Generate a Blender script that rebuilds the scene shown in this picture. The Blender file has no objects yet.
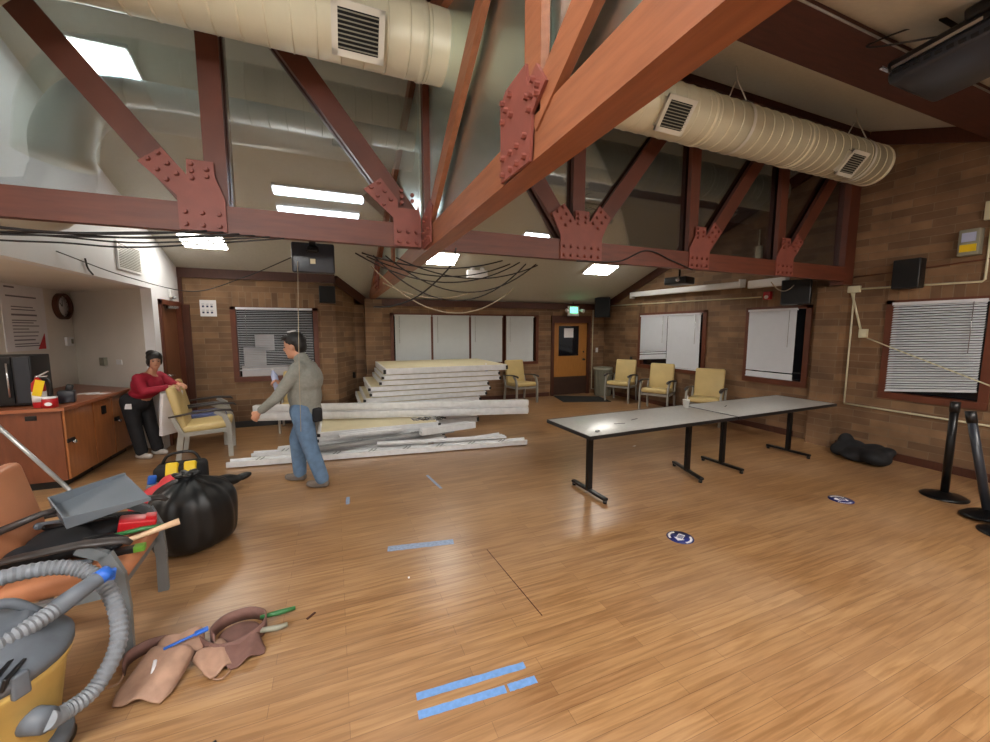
import bpy, bmesh, math, random
from mathutils import Vector, Matrix, Euler
random.seed(7)
SC = bpy.context.scene
COL = SC.collection
PI = math.pi
V = Vector

# ------------------------------------------------------------------ colours and materials
def S(r, g, b):
    f = lambda c: (c/255/12.92) if c/255 <= .04045 else ((c/255+.055)/1.055)**2.4
    return (f(r), f(g), f(b), 1)
def scl(c, k): return (min(1, c[0]*k), min(1, c[1]*k), min(1, c[2]*k), 1)
def newmat(name):
    m = bpy.data.materials.new(name); m.use_nodes = True
    nt = m.node_tree
    return m, nt, nt.nodes['Principled BSDF']
def link(nt, a, b): nt.links.new(a, b)
def mat(name, c, rough=.6, metal=0, var=.12, scale=8, bump=0, spec=.5, coat=0, stretch=None):
    m, nt, p = newmat(name)
    p.inputs['Roughness'].default_value = rough; p.inputs['Metallic'].default_value = metal
    p.inputs['Specular IOR Level'].default_value = spec
    p.inputs['Coat Weight'].default_value = coat
    tc = nt.nodes.new('ShaderNodeTexCoord'); no = nt.nodes.new('ShaderNodeTexNoise')
    no.inputs['Scale'].default_value = scale; no.inputs['Detail'].default_value = 5
    if stretch:
        mp = nt.nodes.new('ShaderNodeMapping'); mp.inputs['Scale'].default_value = stretch
        link(nt, tc.outputs['Object'], mp.inputs['Vector']); link(nt, mp.outputs[0], no.inputs['Vector'])
    else: link(nt, tc.outputs['Object'], no.inputs['Vector'])
    r = nt.nodes.new('ShaderNodeValToRGB')
    r.color_ramp.elements[0].position = .3; r.color_ramp.elements[1].position = .7
    r.color_ramp.elements[0].color = scl(c, 1-var); r.color_ramp.elements[1].color = scl(c, 1+var)
    link(nt, no.outputs['Fac'], r.inputs['Fac']); link(nt, r.outputs['Color'], p.inputs['Base Color'])
    if bump:
        b = nt.nodes.new('ShaderNodeBump'); b.inputs['Strength'].default_value = bump; b.inputs['Distance'].default_value = .01
        link(nt, no.outputs['Fac'], b.inputs['Height']); link(nt, b.outputs[0], p.inputs['Normal'])
    return m
def emit(name, c, k):
    m, nt, p = newmat(name)
    p.inputs['Base Color'].default_value = c
    p.inputs['Emission Color'].default_value = c; p.inputs['Emission Strength'].default_value = k
    return m
def math_node(nt, op, a, b=None):
    n = nt.nodes.new('ShaderNodeMath'); n.operation = op
    for i, v in enumerate((a, b)):
        if v is None: continue
        if isinstance(v, (int, float)): n.inputs[i].default_value = v
        else: link(nt, v, n.inputs[i])
    return n.outputs[0]
def brick_mat(name, c1, c2, mortar, axis, soldier=()):
    """long roman bricks; axis = 'x' or 'y' : the horizontal coordinate; soldier = [(u0,u1)] upright bricks over openings"""
    m, nt, p = newmat(name)
    geo = nt.nodes.new('ShaderNodeNewGeometry'); sep = nt.nodes.new('ShaderNodeSeparateXYZ')
    link(nt, geo.outputs['Position'], sep.inputs[0])
    u = sep.outputs[0] if axis == 'x' else sep.outputs[1]; z = sep.outputs[2]
    def br(a, b, w, h):
        cb = nt.nodes.new('ShaderNodeCombineXYZ'); link(nt, a, cb.inputs[0]); link(nt, b, cb.inputs[1])
        t = nt.nodes.new('ShaderNodeTexBrick'); link(nt, cb.outputs[0], t.inputs['Vector'])
        t.inputs['Scale'].default_value = 1; t.inputs['Brick Width'].default_value = w; t.inputs['Row Height'].default_value = h
        t.inputs['Mortar Size'].default_value = .005; t.inputs['Mortar Smooth'].default_value = .4; t.inputs['Bias'].default_value = -.15
        t.inputs['Color1'].default_value = c1; t.inputs['Color2'].default_value = c2; t.inputs['Mortar'].default_value = mortar
        return t
    A = br(u, z, .40, .098); col = A.outputs['Color']; fac = A.outputs['Fac']
    if soldier:
        B = br(z, u, .45, .098)
        zz = math_node(nt, 'ADD', math_node(nt, 'MULTIPLY', z, 1), -.0)
        mask = None
        for a, b in soldier:
            k = math_node(nt, 'MULTIPLY', math_node(nt, 'GREATER_THAN', u, a), math_node(nt, 'LESS_THAN', u, b))
            mask = k if mask is None else math_node(nt, 'MAXIMUM', mask, k)
        mask = math_node(nt, 'MULTIPLY', mask, math_node(nt, 'MULTIPLY', math_node(nt, 'GREATER_THAN', z, 2.06), math_node(nt, 'LESS_THAN', z, 2.35)))
        mx = nt.nodes.new('ShaderNodeMixRGB'); link(nt, mask, mx.inputs[0]); link(nt, col, mx.inputs[1]); link(nt, B.outputs['Color'], mx.inputs[2]); col = mx.outputs[0]
        mf = nt.nodes.new('ShaderNodeMixRGB'); link(nt, mask, mf.inputs[0]); link(nt, fac, mf.inputs[1]); link(nt, B.outputs['Fac'], mf.inputs[2]); fac = mf.outputs[0]
    no = nt.nodes.new('ShaderNodeTexNoise'); no.inputs['Scale'].default_value = 3.5; no.inputs['Detail'].default_value = 6
    link(nt, geo.outputs['Position'], no.inputs['Vector'])
    mm = nt.nodes.new('ShaderNodeMixRGB'); mm.blend_type = 'OVERLAY'; mm.inputs[0].default_value = .55
    link(nt, col, mm.inputs[1]); link(nt, no.outputs['Fac'], mm.inputs[2])
    link(nt, mm.outputs[0], p.inputs['Base Color']); p.inputs['Roughness'].default_value = .75
    b = nt.nodes.new('ShaderNodeBump'); b.invert = True; b.inputs['Strength'].default_value = .5; b.inputs['Distance'].default_value = .008
    link(nt, fac, b.inputs['Height']); link(nt, b.outputs[0], p.inputs['Normal'])
    return m
def floor_mat():
    m, nt, p = newmat('oak_plank_vinyl')
    geo = nt.nodes.new('ShaderNodeNewGeometry')
    t = nt.nodes.new('ShaderNodeTexBrick'); link(nt, geo.outputs['Position'], t.inputs['Vector'])
    t.inputs['Scale'].default_value = 1; t.inputs['Brick Width'].default_value = .92; t.inputs['Row Height'].default_value = .077
    t.inputs['Mortar Size'].default_value = .0012; t.inputs['Bias'].default_value = 0; t.offset = .37
    t.inputs['Color1'].default_value = S(153, 114, 76); t.inputs['Color2'].default_value = S(171, 132, 90); t.inputs['Mortar'].default_value = S(124, 90, 62)
    mp = nt.nodes.new('ShaderNodeMapping'); mp.inputs['Scale'].default_value = (1.6, 26, 1)
    link(nt, geo.outputs['Position'], mp.inputs[0])
    n1 = nt.nodes.new('ShaderNodeTexNoise'); n1.inputs['Scale'].default_value = 1.6; n1.inputs['Detail'].default_value = 8; n1.inputs['Distortion'].default_value = .6
    link(nt, mp.outputs[0], n1.inputs['Vector'])
    r = nt.nodes.new('ShaderNodeValToRGB'); r.color_ramp.elements[0].position = .36; r.color_ramp.elements[1].position = .62
    r.color_ramp.elements[0].color = (.60, .53, .46, 1); r.color_ramp.elements[1].color = (1, 1, 1, 1)
    link(nt, n1.outputs['Fac'], r.inputs[0])
    mu = nt.nodes.new('ShaderNodeMixRGB'); mu.blend_type = 'MULTIPLY'; mu.inputs[0].default_value = .75
    link(nt, t.outputs['Color'], mu.inputs[1]); link(nt, r.outputs[0], mu.inputs[2])
    # pale dusty footprints and scuffs
    n2 = nt.nodes.new('ShaderNodeTexNoise'); n2.inputs['Scale'].default_value = .9; n2.inputs['Detail'].default_value = 2; n2.inputs['Roughness'].default_value = .5
    link(nt, geo.outputs['Position'], n2.inputs['Vector'])
    r2 = nt.nodes.new('ShaderNodeMapRange'); r2.inputs[1].default_value = .4; r2.inputs[2].default_value = .9; r2.inputs[3].default_value = 0; r2.inputs[4].default_value = .3
    link(nt, n2.outputs['Fac'], r2.inputs[0])
    du = nt.nodes.new('ShaderNodeMixRGB'); link(nt, r2.outputs[0], du.inputs[0]); link(nt, mu.outputs[0], du.inputs[1]); du.inputs[2].default_value = S(205, 178, 150)
    link(nt, du.outputs[0], p.inputs['Base Color'])
    rr = nt.nodes.new('ShaderNodeMapRange'); rr.inputs[3].default_value = .285; rr.inputs[4].default_value = .33
    link(nt, n2.outputs['Fac'], rr.inputs[0]); link(nt, rr.outputs[0], p.inputs['Roughness'])
    b = nt.nodes.new('ShaderNodeBump'); b.inputs['Strength'].default_value = .12; b.inputs['Distance'].default_value = .004
    link(nt, n1.outputs['Fac'], b.inputs['Height']); link(nt, b.outputs[0], p.inputs['Normal'])
    return m
def glass_mat(name, tint, refl, trans=(1, 1, 1, 1), rough=.015):
    m = bpy.data.materials.new(name); m.use_nodes = True; nt = m.node_tree; nt.nodes.clear()
    o = nt.nodes.new('ShaderNodeOutputMaterial'); mx = nt.nodes.new('ShaderNodeMixShader')
    tr = nt.nodes.new('ShaderNodeBsdfTransparent'); gl = nt.nodes.new('ShaderNodeBsdfGlossy'); fr = nt.nodes.new('ShaderNodeFresnel')
    tr.inputs[0].default_value = trans; gl.inputs[0].default_value = tint; gl.inputs['Roughness'].default_value = rough; fr.inputs[0].default_value = 1.5
    ad = math_node(nt, 'ADD', math_node(nt, 'MULTIPLY', fr.outputs[0], 1.0), refl); ad = math_node(nt, 'MINIMUM', ad, .95)
    link(nt, ad, mx.inputs[0]); link(nt, tr.outputs[0], mx.inputs[1]); link(nt, gl.outputs[0], mx.inputs[2]); link(nt, mx.outputs[0], o.inputs[0])
    return m

M = {}
M['floor'] = floor_mat()
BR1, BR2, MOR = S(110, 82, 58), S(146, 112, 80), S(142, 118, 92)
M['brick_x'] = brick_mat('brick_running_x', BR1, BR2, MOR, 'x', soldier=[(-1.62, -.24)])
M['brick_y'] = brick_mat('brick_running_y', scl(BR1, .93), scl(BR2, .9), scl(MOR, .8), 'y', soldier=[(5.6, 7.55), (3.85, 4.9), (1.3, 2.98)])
M['white'] = mat('white_painted_drywall', S(226, 226, 228), .55, var=.02, scale=3)
M['alcove'] = mat('alcove_eggshell_paint', S(222, 216, 206), .35, var=.03, scale=3)
M['ceil'] = mat('ceiling_off_white_plaster', S(196, 194, 182), .7, var=.04, scale=25, bump=.1)
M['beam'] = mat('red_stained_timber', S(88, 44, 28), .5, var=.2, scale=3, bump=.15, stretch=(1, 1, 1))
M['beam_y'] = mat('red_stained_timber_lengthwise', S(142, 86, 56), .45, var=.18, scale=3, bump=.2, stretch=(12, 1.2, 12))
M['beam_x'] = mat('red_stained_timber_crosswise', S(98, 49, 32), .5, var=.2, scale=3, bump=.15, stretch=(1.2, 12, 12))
M['darkbeam'] = mat('dark_brown_timber', S(70, 34, 22), .6, var=.25, scale=4, stretch=(1, 8, 8))
M['steel'] = mat('red_oxide_steel_plate', S(126, 66, 54), .55, var=.1, scale=9, bump=.1)
M['trim'] = mat('dark_brown_trim', S(78, 42, 28), .5, var=.15, stretch=(6, 6, 1))
M['frame'] = mat('window_frame_brown', S(98, 50, 30), .45, var=.15, scale=6)
M['duct'] = mat('cream_painted_spiral_duct', S(214, 208, 180), .4, metal=.1, var=.05, scale=4)
M['duct2'] = mat('grey_white_painted_duct', S(190, 194, 190), .4, metal=.15, var=.05, scale=4)
M['regist'] = mat('register_white_metal', S(210, 206, 192), .4, var=.03)
M['black'] = mat('black_plastic', S(18, 18, 20), .4, var=.2)
M['matblack'] = mat('matt_black_grille', S(14, 14, 15), .8, var=.3, scale=60)
M['blackmetal'] = mat('black_metal', S(20, 20, 22), .3, metal=.4, var=.2)
M['blind'] = mat('white_blind_slats', S(214, 216, 222), .5, var=.02)
M['blindflat'] = mat('pale_grey_blind_fabric', S(196, 200, 200), .6, var=.02)
M['night'] = mat('night_dark_glass', S(24, 26, 32), .08, var=.1)
M['doorwood'] = mat('varnished_orange_wood', S(168, 114, 56), .35, var=.12, scale=4, stretch=(12, 12, 1.2))
M['doorwood2'] = mat('brown_wood_door', S(120, 78, 52), .35, var=.15, scale=4, stretch=(12, 12, 1.2))
M['kick'] = mat('kick_plate_brown', S(62, 44, 36), .4, var=.1)
M['cab'] = mat('cherry_laminate', S(164, 104, 62), .3, var=.14, scale=3, stretch=(8, 8, 1.4), coat=.15)
M['cabdark'] = mat('cherry_laminate_end', S(116, 66, 44), .3, var=.12, scale=3, stretch=(8, 8, 1.4), coat=.15)
M['ctop'] = mat('counter_laminate', S(160, 96, 66), .3, var=.1, scale=6)
M['yel'] = mat('mustard_vinyl', S(206, 182, 124), .45, var=.05, scale=6)
M['blue'] = mat('blue_vinyl', S(82, 92, 138), .5, var=.06)
M['orange'] = mat('tan_orange_vinyl', S(198, 132, 94), .4, var=.06, scale=5)
M['chairleg'] = mat('grey_painted_chair_frame', S(164, 162, 154), .4, metal=.2, var=.06)
M['chairleg2'] = mat('silver_grey_chair_frame', S(132, 138, 142), .35, metal=.4, var=.06)
M['arm'] = mat('dark_urethane_armrest', S(56, 50, 48), .45, var=.15)
M['ttop'] = mat('pale_speckled_laminate', S(196, 196, 192), .28, var=.07, scale=30)
M['alu'] = mat('white_aluminium', S(222, 223, 224), .35, metal=.08, var=.08, scale=12)
M['alud'] = mat('grey_aluminium', S(160, 162, 162), .35, metal=.5, var=.1, scale=12)
M['cream'] = mat('cream_panel_face', S(214, 202, 166), .6, var=.05, scale=5)
M['skin'] = mat('skin_tone', S(196, 144, 116), .5, var=.06)
M['hair'] = mat('black_hair', S(22, 18, 17), .5, var=.3, scale=60, bump=.4)
M['sweat'] = mat('grey_olive_sweater', S(134, 134, 126), .85, var=.1, scale=40, bump=.2)
M['jean'] = mat('blue_denim', S(92, 118, 146), .8, var=.2, scale=14, bump=.2)
M['maroon'] = mat('crimson_sweater', S(150, 18, 44), .75, var=.12, scale=14, bump=.2)
M['blackcloth'] = mat('black_cloth', S(20, 20, 24), .8, var=.3, scale=10, bump=.3)
M['shoe'] = mat('grey_shoe', S(110, 100, 92), .6, var=.15)
M['shoe2'] = mat('white_shoe', S(196, 188, 180), .6, var=.1)
M['bag'] = mat('black_bin_liner', S(18, 18, 19), .42, var=.3, scale=9, bump=.35)
M['yellow'] = mat('bright_yellow_plastic', S(232, 196, 30), .4, var=.06)
M['vacy'] = mat('dusty_yellow_tank', S(200, 170, 96), .45, var=.14, scale=7)
M['vacg'] = mat('dusty_grey_plastic', S(92, 98, 106), .5, var=.2, scale=12)
M['hose'] = mat('grey_ribbed_hose', S(118, 122, 128), .45, var=.15, scale=12)
M['leather'] = mat('worn_tan_leather', S(160, 126, 106), .65, var=.2, scale=14, bump=.3)
M['leatherd'] = mat('brown_suede_leather', S(112, 80, 72), .75, var=.2, scale=14, bump=.3)
M['tape'] = mat('blue_painters_tape', S(104, 146, 200), .55, var=.12, scale=40)
M['tapep'] = mat('worn_grey_blue_tape', S(142, 158, 184), .55, var=.2, scale=40)
M['navy'] = mat('navy_print', S(34, 44, 110), .4, var=.05)
M['paper'] = mat('white_paper', S(232, 230, 232), .6, var=.02)
M['ink'] = mat('grey_ink', S(120, 116, 124), .7, var=.02)
M['inkb'] = mat('blue_black_ink', S(50, 52, 90), .7, var=.02)
M['red'] = mat('red_paint', S(180, 26, 34), .35, var=.08)
M['redcloth'] = mat('red_cloth', S(196, 54, 60), .7, var=.12, bump=.2)
M['green'] = mat('green_plastic', S(110, 170, 60), .4, var=.1)
M['greend'] = mat('dark_green_plastic', S(52, 110, 62), .4, var=.1)
M['wood'] = mat('pale_wood', S(214, 180, 146), .6, var=.08)
M['bluep'] = mat('blue_plastic', S(38, 96, 190), .4, var=.08)
M['pan'] = mat('grey_dustpan_plastic', S(104, 112, 120), .4, var=.05)
M['mat'] = mat('black_door_mat', S(30, 32, 32), .9, var=.3, scale=60, bump=.4)
M['bin'] = mat('grey_bin_plastic', S(140, 138, 122), .5, var=.06)
M['conduit'] = mat('cream_conduit', S(212, 206, 176), .45, var=.03)
M['chrome'] = mat('chrome_metal', S(200, 200, 204), .2, metal=.9, var=.03)
M['cable'] = mat('black_cable_sheath', S(26, 24, 24), .5, var=.1)
M['cablew'] = mat('beige_cable_sheath', S(160, 146, 122), .5, var=.1)
M['glassb'] = glass_mat('truss_glazing', (.86, .92, 1, 1), .22, (.93, .95, .94, 1))
M['glassa'] = glass_mat('truss_glazing_green_tint', (.88, .98, .94, 1), .6, (.85, .93, .9, 1), .28)
M['bottle'] = mat('clear_bottle_plastic', S(176, 184, 214), .15, var=.08)
M['cup'] = mat('white_paper_cup', S(232, 230, 222), .5, var=.02)
M['fix'] = mat('fixture_white_enamel', S(230, 230, 230), .4, var=.01)
M['lamp'] = emit('lit_diffuser', (1, .96, .88, 1), 17)
M['lampc'] = emit('lit_cool_diffuser', (.9, 1, .96, 1), 9)
M['lampb'] = emit('lit_bluish_diffuser', (.92, .96, 1, 1), 11)
M['filln'] = emit('near_fill_diffuser', (1, .95, .88, 1), 15)  # glow of the added fill panels and the alcove fill light
M['filln2'] = emit('left_fill_diffuser', (.97, .97, .95, 1), 26)  # stronger glow for the left fill panel, added to lift the alcove
M['exit'] = emit('lit_green_legend', (.1, .85, .42, 1), 2.2)
M['led'] = emit('red_indicator_light', (1, .05, .1, 1), 6)
M['tvg'] = mat('dark_grey_shell', S(42, 46, 54), .3, var=.1)
M['coved'] = mat('dark_grey_cove_base', S(54, 54, 56), .5, var=.08)
M['eye'] = mat('dark_eye', S(30, 20, 16), .3, var=.02)
M['lip'] = mat('lip_tone', S(166, 96, 84), .5, var=.02)

# ------------------------------------------------------------------ mesh builder
class MB:
    def __init__(s): s.v = []; s.f = []; s.m = []; s.sm = []; s.mi = 0
    def add(s, vs, fs, smooth=False):
        o = len(s.v); s.v += [tuple(v) for v in vs]
        for f in fs: s.f.append(tuple(i+o for i in f)); s.m.append(s.mi); s.sm.append(smooth)
        return s
    def box(s, c, d, rot=None, bev=0):
        """centre, size; rot = Matrix/Euler tuple"""
        x, y, z = d[0]/2, d[1]/2, d[2]/2
        R = Euler(rot).to_matrix() if isinstance(rot, tuple) else (rot or Matrix.Identity(3))
        c = V(c)
        if bev <= 0:
            vs = [V((a*x, b*y, e*z)) for e in (-1, 1) for a, b in ((-1, -1), (1, -1), (1, 1), (-1, 1))]
            fs = [(3, 2, 1, 0), (4, 5, 6, 7), (0, 1, 5, 4), (1, 2, 6, 5), (2, 3, 7, 6), (3, 0, 4, 7)]
            return s.add([c+R@v for v in vs], fs)
        bm = bmesh.new(); bmesh.ops.create_cube(bm, size=1)
        for v in bm.verts: v.co = V((v.co.x*d[0], v.co.y*d[1], v.co.z*d[2]))
        bmesh.ops.bevel(bm, geom=bm.edges[:], offset=min(bev, .49*min(d)), segments=3, affect='EDGES', profile=.5)
        bm.verts.index_update()
        s.add([c+R@v.co for v in bm.verts], [tuple(v.index for v in f.verts) for f in bm.faces], True); bm.free()
        return s
    def bb(s, x0, x1, y0, y1, z0, z1, bev=0): return s.box(((x0+x1)/2, (y0+y1)/2, (z0+z1)/2), (abs(x1-x0), abs(y1-y0), abs(z1-z0)), None, bev)
    def bar(s, a, b, w, h, up=(0, 0, 1), bev=0):
        """square bar from a to b; w across, h along 'up'"""
        a, b = V(a), V(b); d = b-a; L = d.length; d.normalize(); up = V(up)
        x = d.cross(up)
        if x.length < 1e-4: up = V((0, 1, 0)); x = d.cross(up)
        x.normalize(); u = x.cross(d)
        R = Matrix((x, d, u)).transposed()
        return s.box((a+b)/2, (w, L, h), R, bev)
    def prism(s, pts, n, t):
        """polygon pts (3D, planar) extruded by vector n*t"""
        n = V(n).normalized()*t; k = len(pts)
        vs = [V(p) for p in pts]+[V(p)+n for p in pts]
        fs = [tuple(range(k))[::-1], tuple(range(k, 2*k))]+[(i, (i+1) % k, k+(i+1) % k, k+i) for i in range(k)]
        return s.add(vs, fs)
    def tube(s, pts, r, n=10, cap=True, flat=None, smooth=True):
        pts = [V(p) for p in pts]; N = len(pts)
        rs = r if isinstance(r, (list, tuple)) else [r]*N
        T = []
        for i in range(N):
            t = (pts[min(i+1, N-1)]-pts[max(i-1, 0)]); T.append(t.normalized() if t.length > 1e-9 else V((0, 0, 1)))
        ref = V((0, 0, 1)) if abs(T[0].z) < .9 else V((1, 0, 0))
        x = T[0].cross(ref).normalized(); vs = []
        for i in range(N):
            x = (x-T[i]*x.dot(T[i])).normalized(); y = T[i].cross(x)
            for k in range(n):
                a = 2*PI*k/n; vs.append(pts[i]+(x*math.cos(a)+y*math.sin(a)*(flat or 1))*rs[i])
        fs = [(i*n+k, i*n+(k+1) % n, (i+1)*n+(k+1) % n, (i+1)*n+k) for i in range(N-1) for k in range(n)]
        if cap: fs += [tuple(range(n))[::-1], tuple(range((N-1)*n, N*n))]
        return s.add(vs, fs, smooth)
    def cyl(s, a, b, r, r2=None, n=16, smooth=True): return s.tube([a, b], [r, r if r2 is None else r2], n, True, None, smooth)
    def lathe(s, prof, c=(0, 0, 0), n=24, jitter=0):
        c = V(c); vs = []
        for j, (r, z) in enumerate(prof):
            for k in range(n):
                a = 2*PI*k/n; q = 1+jitter*math.sin(3*a+j)*.5+jitter*random.uniform(-.5, .5)
                vs.append(c+V((r*q*math.cos(a), r*q*math.sin(a), z)))
        fs = [(i*n+k, i*n+(k+1) % n, (i+1)*n+(k+1) % n, (i+1)*n+k) for i in range(len(prof)-1) for k in range(n)]
        fs += [tuple(range(n))[::-1], tuple(range((len(prof)-1)*n, len(prof)*n))]
        return s.add(vs, fs, True)
    def ell(s, c, r, rot=None, n=16, m=10):
        c = V(c); R = Euler(rot).to_matrix() if rot else Matrix.Identity(3)
        vs = []
        for i in range(m+1):
            t = PI*i/m
            for k in range(n): a = 2*PI*k/n; vs.append(c+R@V((r[0]*math.sin(t)*math.cos(a), r[1]*math.sin(t)*math.sin(a), r[2]*math.cos(t))))
        fs = [(i*n+k, (i+1)*n+k, (i+1)*n+(k+1) % n, i*n+(k+1) % n) for i in range(m) for k in range(n)]
        return s.add(vs, fs, True)
    def cap(s, a, b, ra, rb, n=14):
        """rounded tapered limb"""
        s.tube([a, b], [ra, rb], n); s.ell(a, (ra,)*3, None, 12, 8); return s.ell(b, (rb,)*3, None, 12, 8)
    def grid(s, fn, nu, nv, smooth=True):
        vs = [fn(i/nu, j/nv) for i in range(nu+1) for j in range(nv+1)]
        fs = [(i*(nv+1)+j, (i+1)*(nv+1)+j, (i+1)*(nv+1)+j+1, i*(nv+1)+j+1) for i in range(nu) for j in range(nv)]
        return s.add(vs, fs, smooth)
    def build(s, name, mats, parent=None, remesh=0, smooth_it=0, origin=None, solid=0, sub=0):
        me = bpy.data.meshes.new(name); me.from_pydata(s.v, [], s.f)
        if not isinstance(mats, (list, tuple)): mats = [mats]
        for m in mats: me.materials.append(M[m])
        for p, mi, sm in zip(me.polygons, s.m, s.sm): p.material_index = mi; p.use_smooth = sm
        bm = bmesh.new(); bm.from_mesh(me); bmesh.ops.remove_doubles(bm, verts=bm.verts, dist=1e-5)
        if not solid: bmesh.ops.recalc_face_normals(bm, faces=bm.faces)
        bm.to_mesh(me); bm.free()
        o = bpy.data.objects.new(name, me); COL.objects.link(o)
        if remesh or solid or sub:
            if solid: q = o.modifiers.new('so', 'SOLIDIFY'); q.thickness = solid; q.offset = 0
            if remesh:
                q = o.modifiers.new('re', 'REMESH'); q.mode = 'VOXEL'; q.voxel_size = remesh; q.use_smooth_shade = True
            if smooth_it: q = o.modifiers.new('sm', 'SMOOTH'); q.iterations = smooth_it; q.factor = .5
            if sub: q = o.modifiers.new('su', 'SUBSURF'); q.levels = sub; q.render_levels = sub
            dg = bpy.context.evaluated_depsgraph_get(); dg.update()
            nm = bpy.data.meshes.new_from_object(o.evaluated_get(dg)); o.modifiers.clear(); o.data = nm
            nm.materials.clear()
            for m in mats: nm.materials.append(M[m])
        me = o.data
        # put the origin at the base of the mesh (or the parent's frame)
        if parent is not None:
            o.parent = parent
            root = parent
            if root.get('_w'):
                W = world(root); me.transform(W.inverted())
        else:
            if origin is None:
                xs = [v.co for v in me.vertices]
                origin = V(((min(v.x for v in xs)+max(v.x for v in xs))/2, (min(v.y for v in xs)+max(v.y for v in xs))/2, min(v.z for v in xs)))
            me.transform(Matrix.Translation(-V(origin))); o.location = V(origin); o['_w'] = 1
        if parent is not None and parent.get('_w'): o['_w'] = 1
        return o
def world(o):
    W = Matrix.Identity(4)
    while o is not None:
        W = Matrix.LocRotScale(o.location, o.rotation_euler, None) @ W; o = o.parent
    return W
def thing(name, label, cat, loc=(0, 0, 0), rz=0, group=None, w=True):
    """an Empty at the thing's base. w: its parts are given in world coordinates"""
    o = bpy.data.objects.new(name, None); COL.objects.link(o); o.empty_display_size = .1
    o.location = loc; o.rotation_euler = (0, 0, rz)
    return tag(o, label, cat, group) if not w else tag(mark(o), label, cat, group)
def mark(o): o['_w'] = 1; return o
def tag(o, label, cat, group=None, kind=None):
    o['label'] = label; o['category'] = cat
    if group: o['group'] = group
    if kind: o['kind'] = kind
    return o
def struct(o): o['kind'] = 'structure'; return o
def clone(root, loc, rz, label=None, group=None):
    r = root.copy(); COL.objects.link(r); r.location = loc; r.rotation_euler = (0, 0, rz)
    if label: r['label'] = label
    if group: r['group'] = group
    def rec(a, b):
        for ch in [c for c in bpy.data.objects if c.parent == a]:
            c = ch.copy(); COL.objects.link(c); c.parent = b; rec(ch, c)
    rec(root, r)
    return r
def bez(p, n=24):
    """Catmull-Rom through points"""
    p = [V(q) for q in p]; P = [p[0]*2-p[1]]+p+[p[-1]*2-p[-2]]; out = []
    for i in range(1, len(P)-2):
        for k in range(n):
            t = k/n; a, b, c, d = P[i-1], P[i], P[i+1], P[i+2]
            out.append(.5*((2*b)+(-a+c)*t+(2*a-5*b+4*c-d)*t*t+(-a+3*b-3*c+d)*t**3))
    out.append(P[-2]); return out
def sag(a, b, s, n=20):
    a, b = V(a), V(b); return [a.lerp(b, i/n)-V((0, 0, s*4*(i/n)*(1-i/n))) for i in range(n+1)]

# ------------------------------------------------------------------ room constants (metres)
XR, YB, YL, XL, XA, YF = 6.78, 8.85, 8.0, -2.30, -3.69, -3.2
RY, RZ, MS = 3.4, 4.38, .366
def cz(y): return max(RZ-MS*abs(y-RY), 2.72 if y < 0 else -9)

def wall_cells(mb, axis, pos, t, u0, u1, z0, z1, holes):
    us = sorted({u0, u1, *[h[0] for h in holes], *[h[1] for h in holes]}); zs = sorted({z0, z1, *[h[2] for h in holes], *[h[3] for h in holes]})
    for a, b in zip(us, us[1:]):
        for c, d in zip(zs, zs[1:]):
            um, zm = (a+b)/2, (c+d)/2
            if any(h[0] < um < h[1] and h[2] < zm < h[3] for h in holes): continue
            if axis == 'y': mb.bb(a, b, pos, pos+t, c, d)
            else: mb.bb(pos, pos+t, a, b, c, d)
O0 = (0, 0, 0)
# floor
struct(MB().bb(-3.9, 7.1, YF-.2, 9.1, -.1, 0).build('floor', 'floor', origin=O0))
# right wall with its windows
WR = [(5.72, 7.46, .87, 2.06), (3.88, 4.80, .87, 2.06), (2.03, 2.88, .87, 2.06)]
mb = MB(); wall_cells(mb, 'x', XR, .25, YF, YB+.25, 0, 2.2, WR)
mb.prism([(XR, YF, 2.2), (XR, YB+.25, 2.2), (XR, YB+.25, cz(YB)+.02), (XR, RY, RZ+.02), (XR, -1.1, 2.74), (XR, YF, 2.74)], (1, 0, 0), .25)
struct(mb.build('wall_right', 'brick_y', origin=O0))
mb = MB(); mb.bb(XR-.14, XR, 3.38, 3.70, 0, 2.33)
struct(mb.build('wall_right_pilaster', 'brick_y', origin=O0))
# back wall
WB = [(1.20, 3.80, .90, 2.04), (3.86, 4.72, .90, 2.04), (5.20, 6.26, 0, 2.02)]
mb = MB(); wall_cells(mb, 'y', YB, .25, .2, XR, 0, 2.36, WB)
struct(mb.build('wall_back', 'brick_x', origin=O0))
# left brick wall, angled return, pilaster
mb = MB(); wall_cells(mb, 'y', YL, .25, XL-.02, .05, 0, 2.66, [(-1.55, -.31, .87, 2.07)])
mb.prism([(.05, YL, 0), (.45, YB, 0), (.45, YB, 2.36), (.05, YL, 2.66)], (-1, .3, 0), .2)
struct(mb.build('wall_back_left', 'brick_x', origin=O0))
struct(MB().bb(.62, .96, 8.62, YB, 0, 2.33).build('wall_back_pilaster', 'brick_x', origin=O0))
struct(MB().bb(.42, .62, 8.80, YB, 0, 2.36).build('wall_back_return', 'brick_x', origin=O0))
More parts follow.
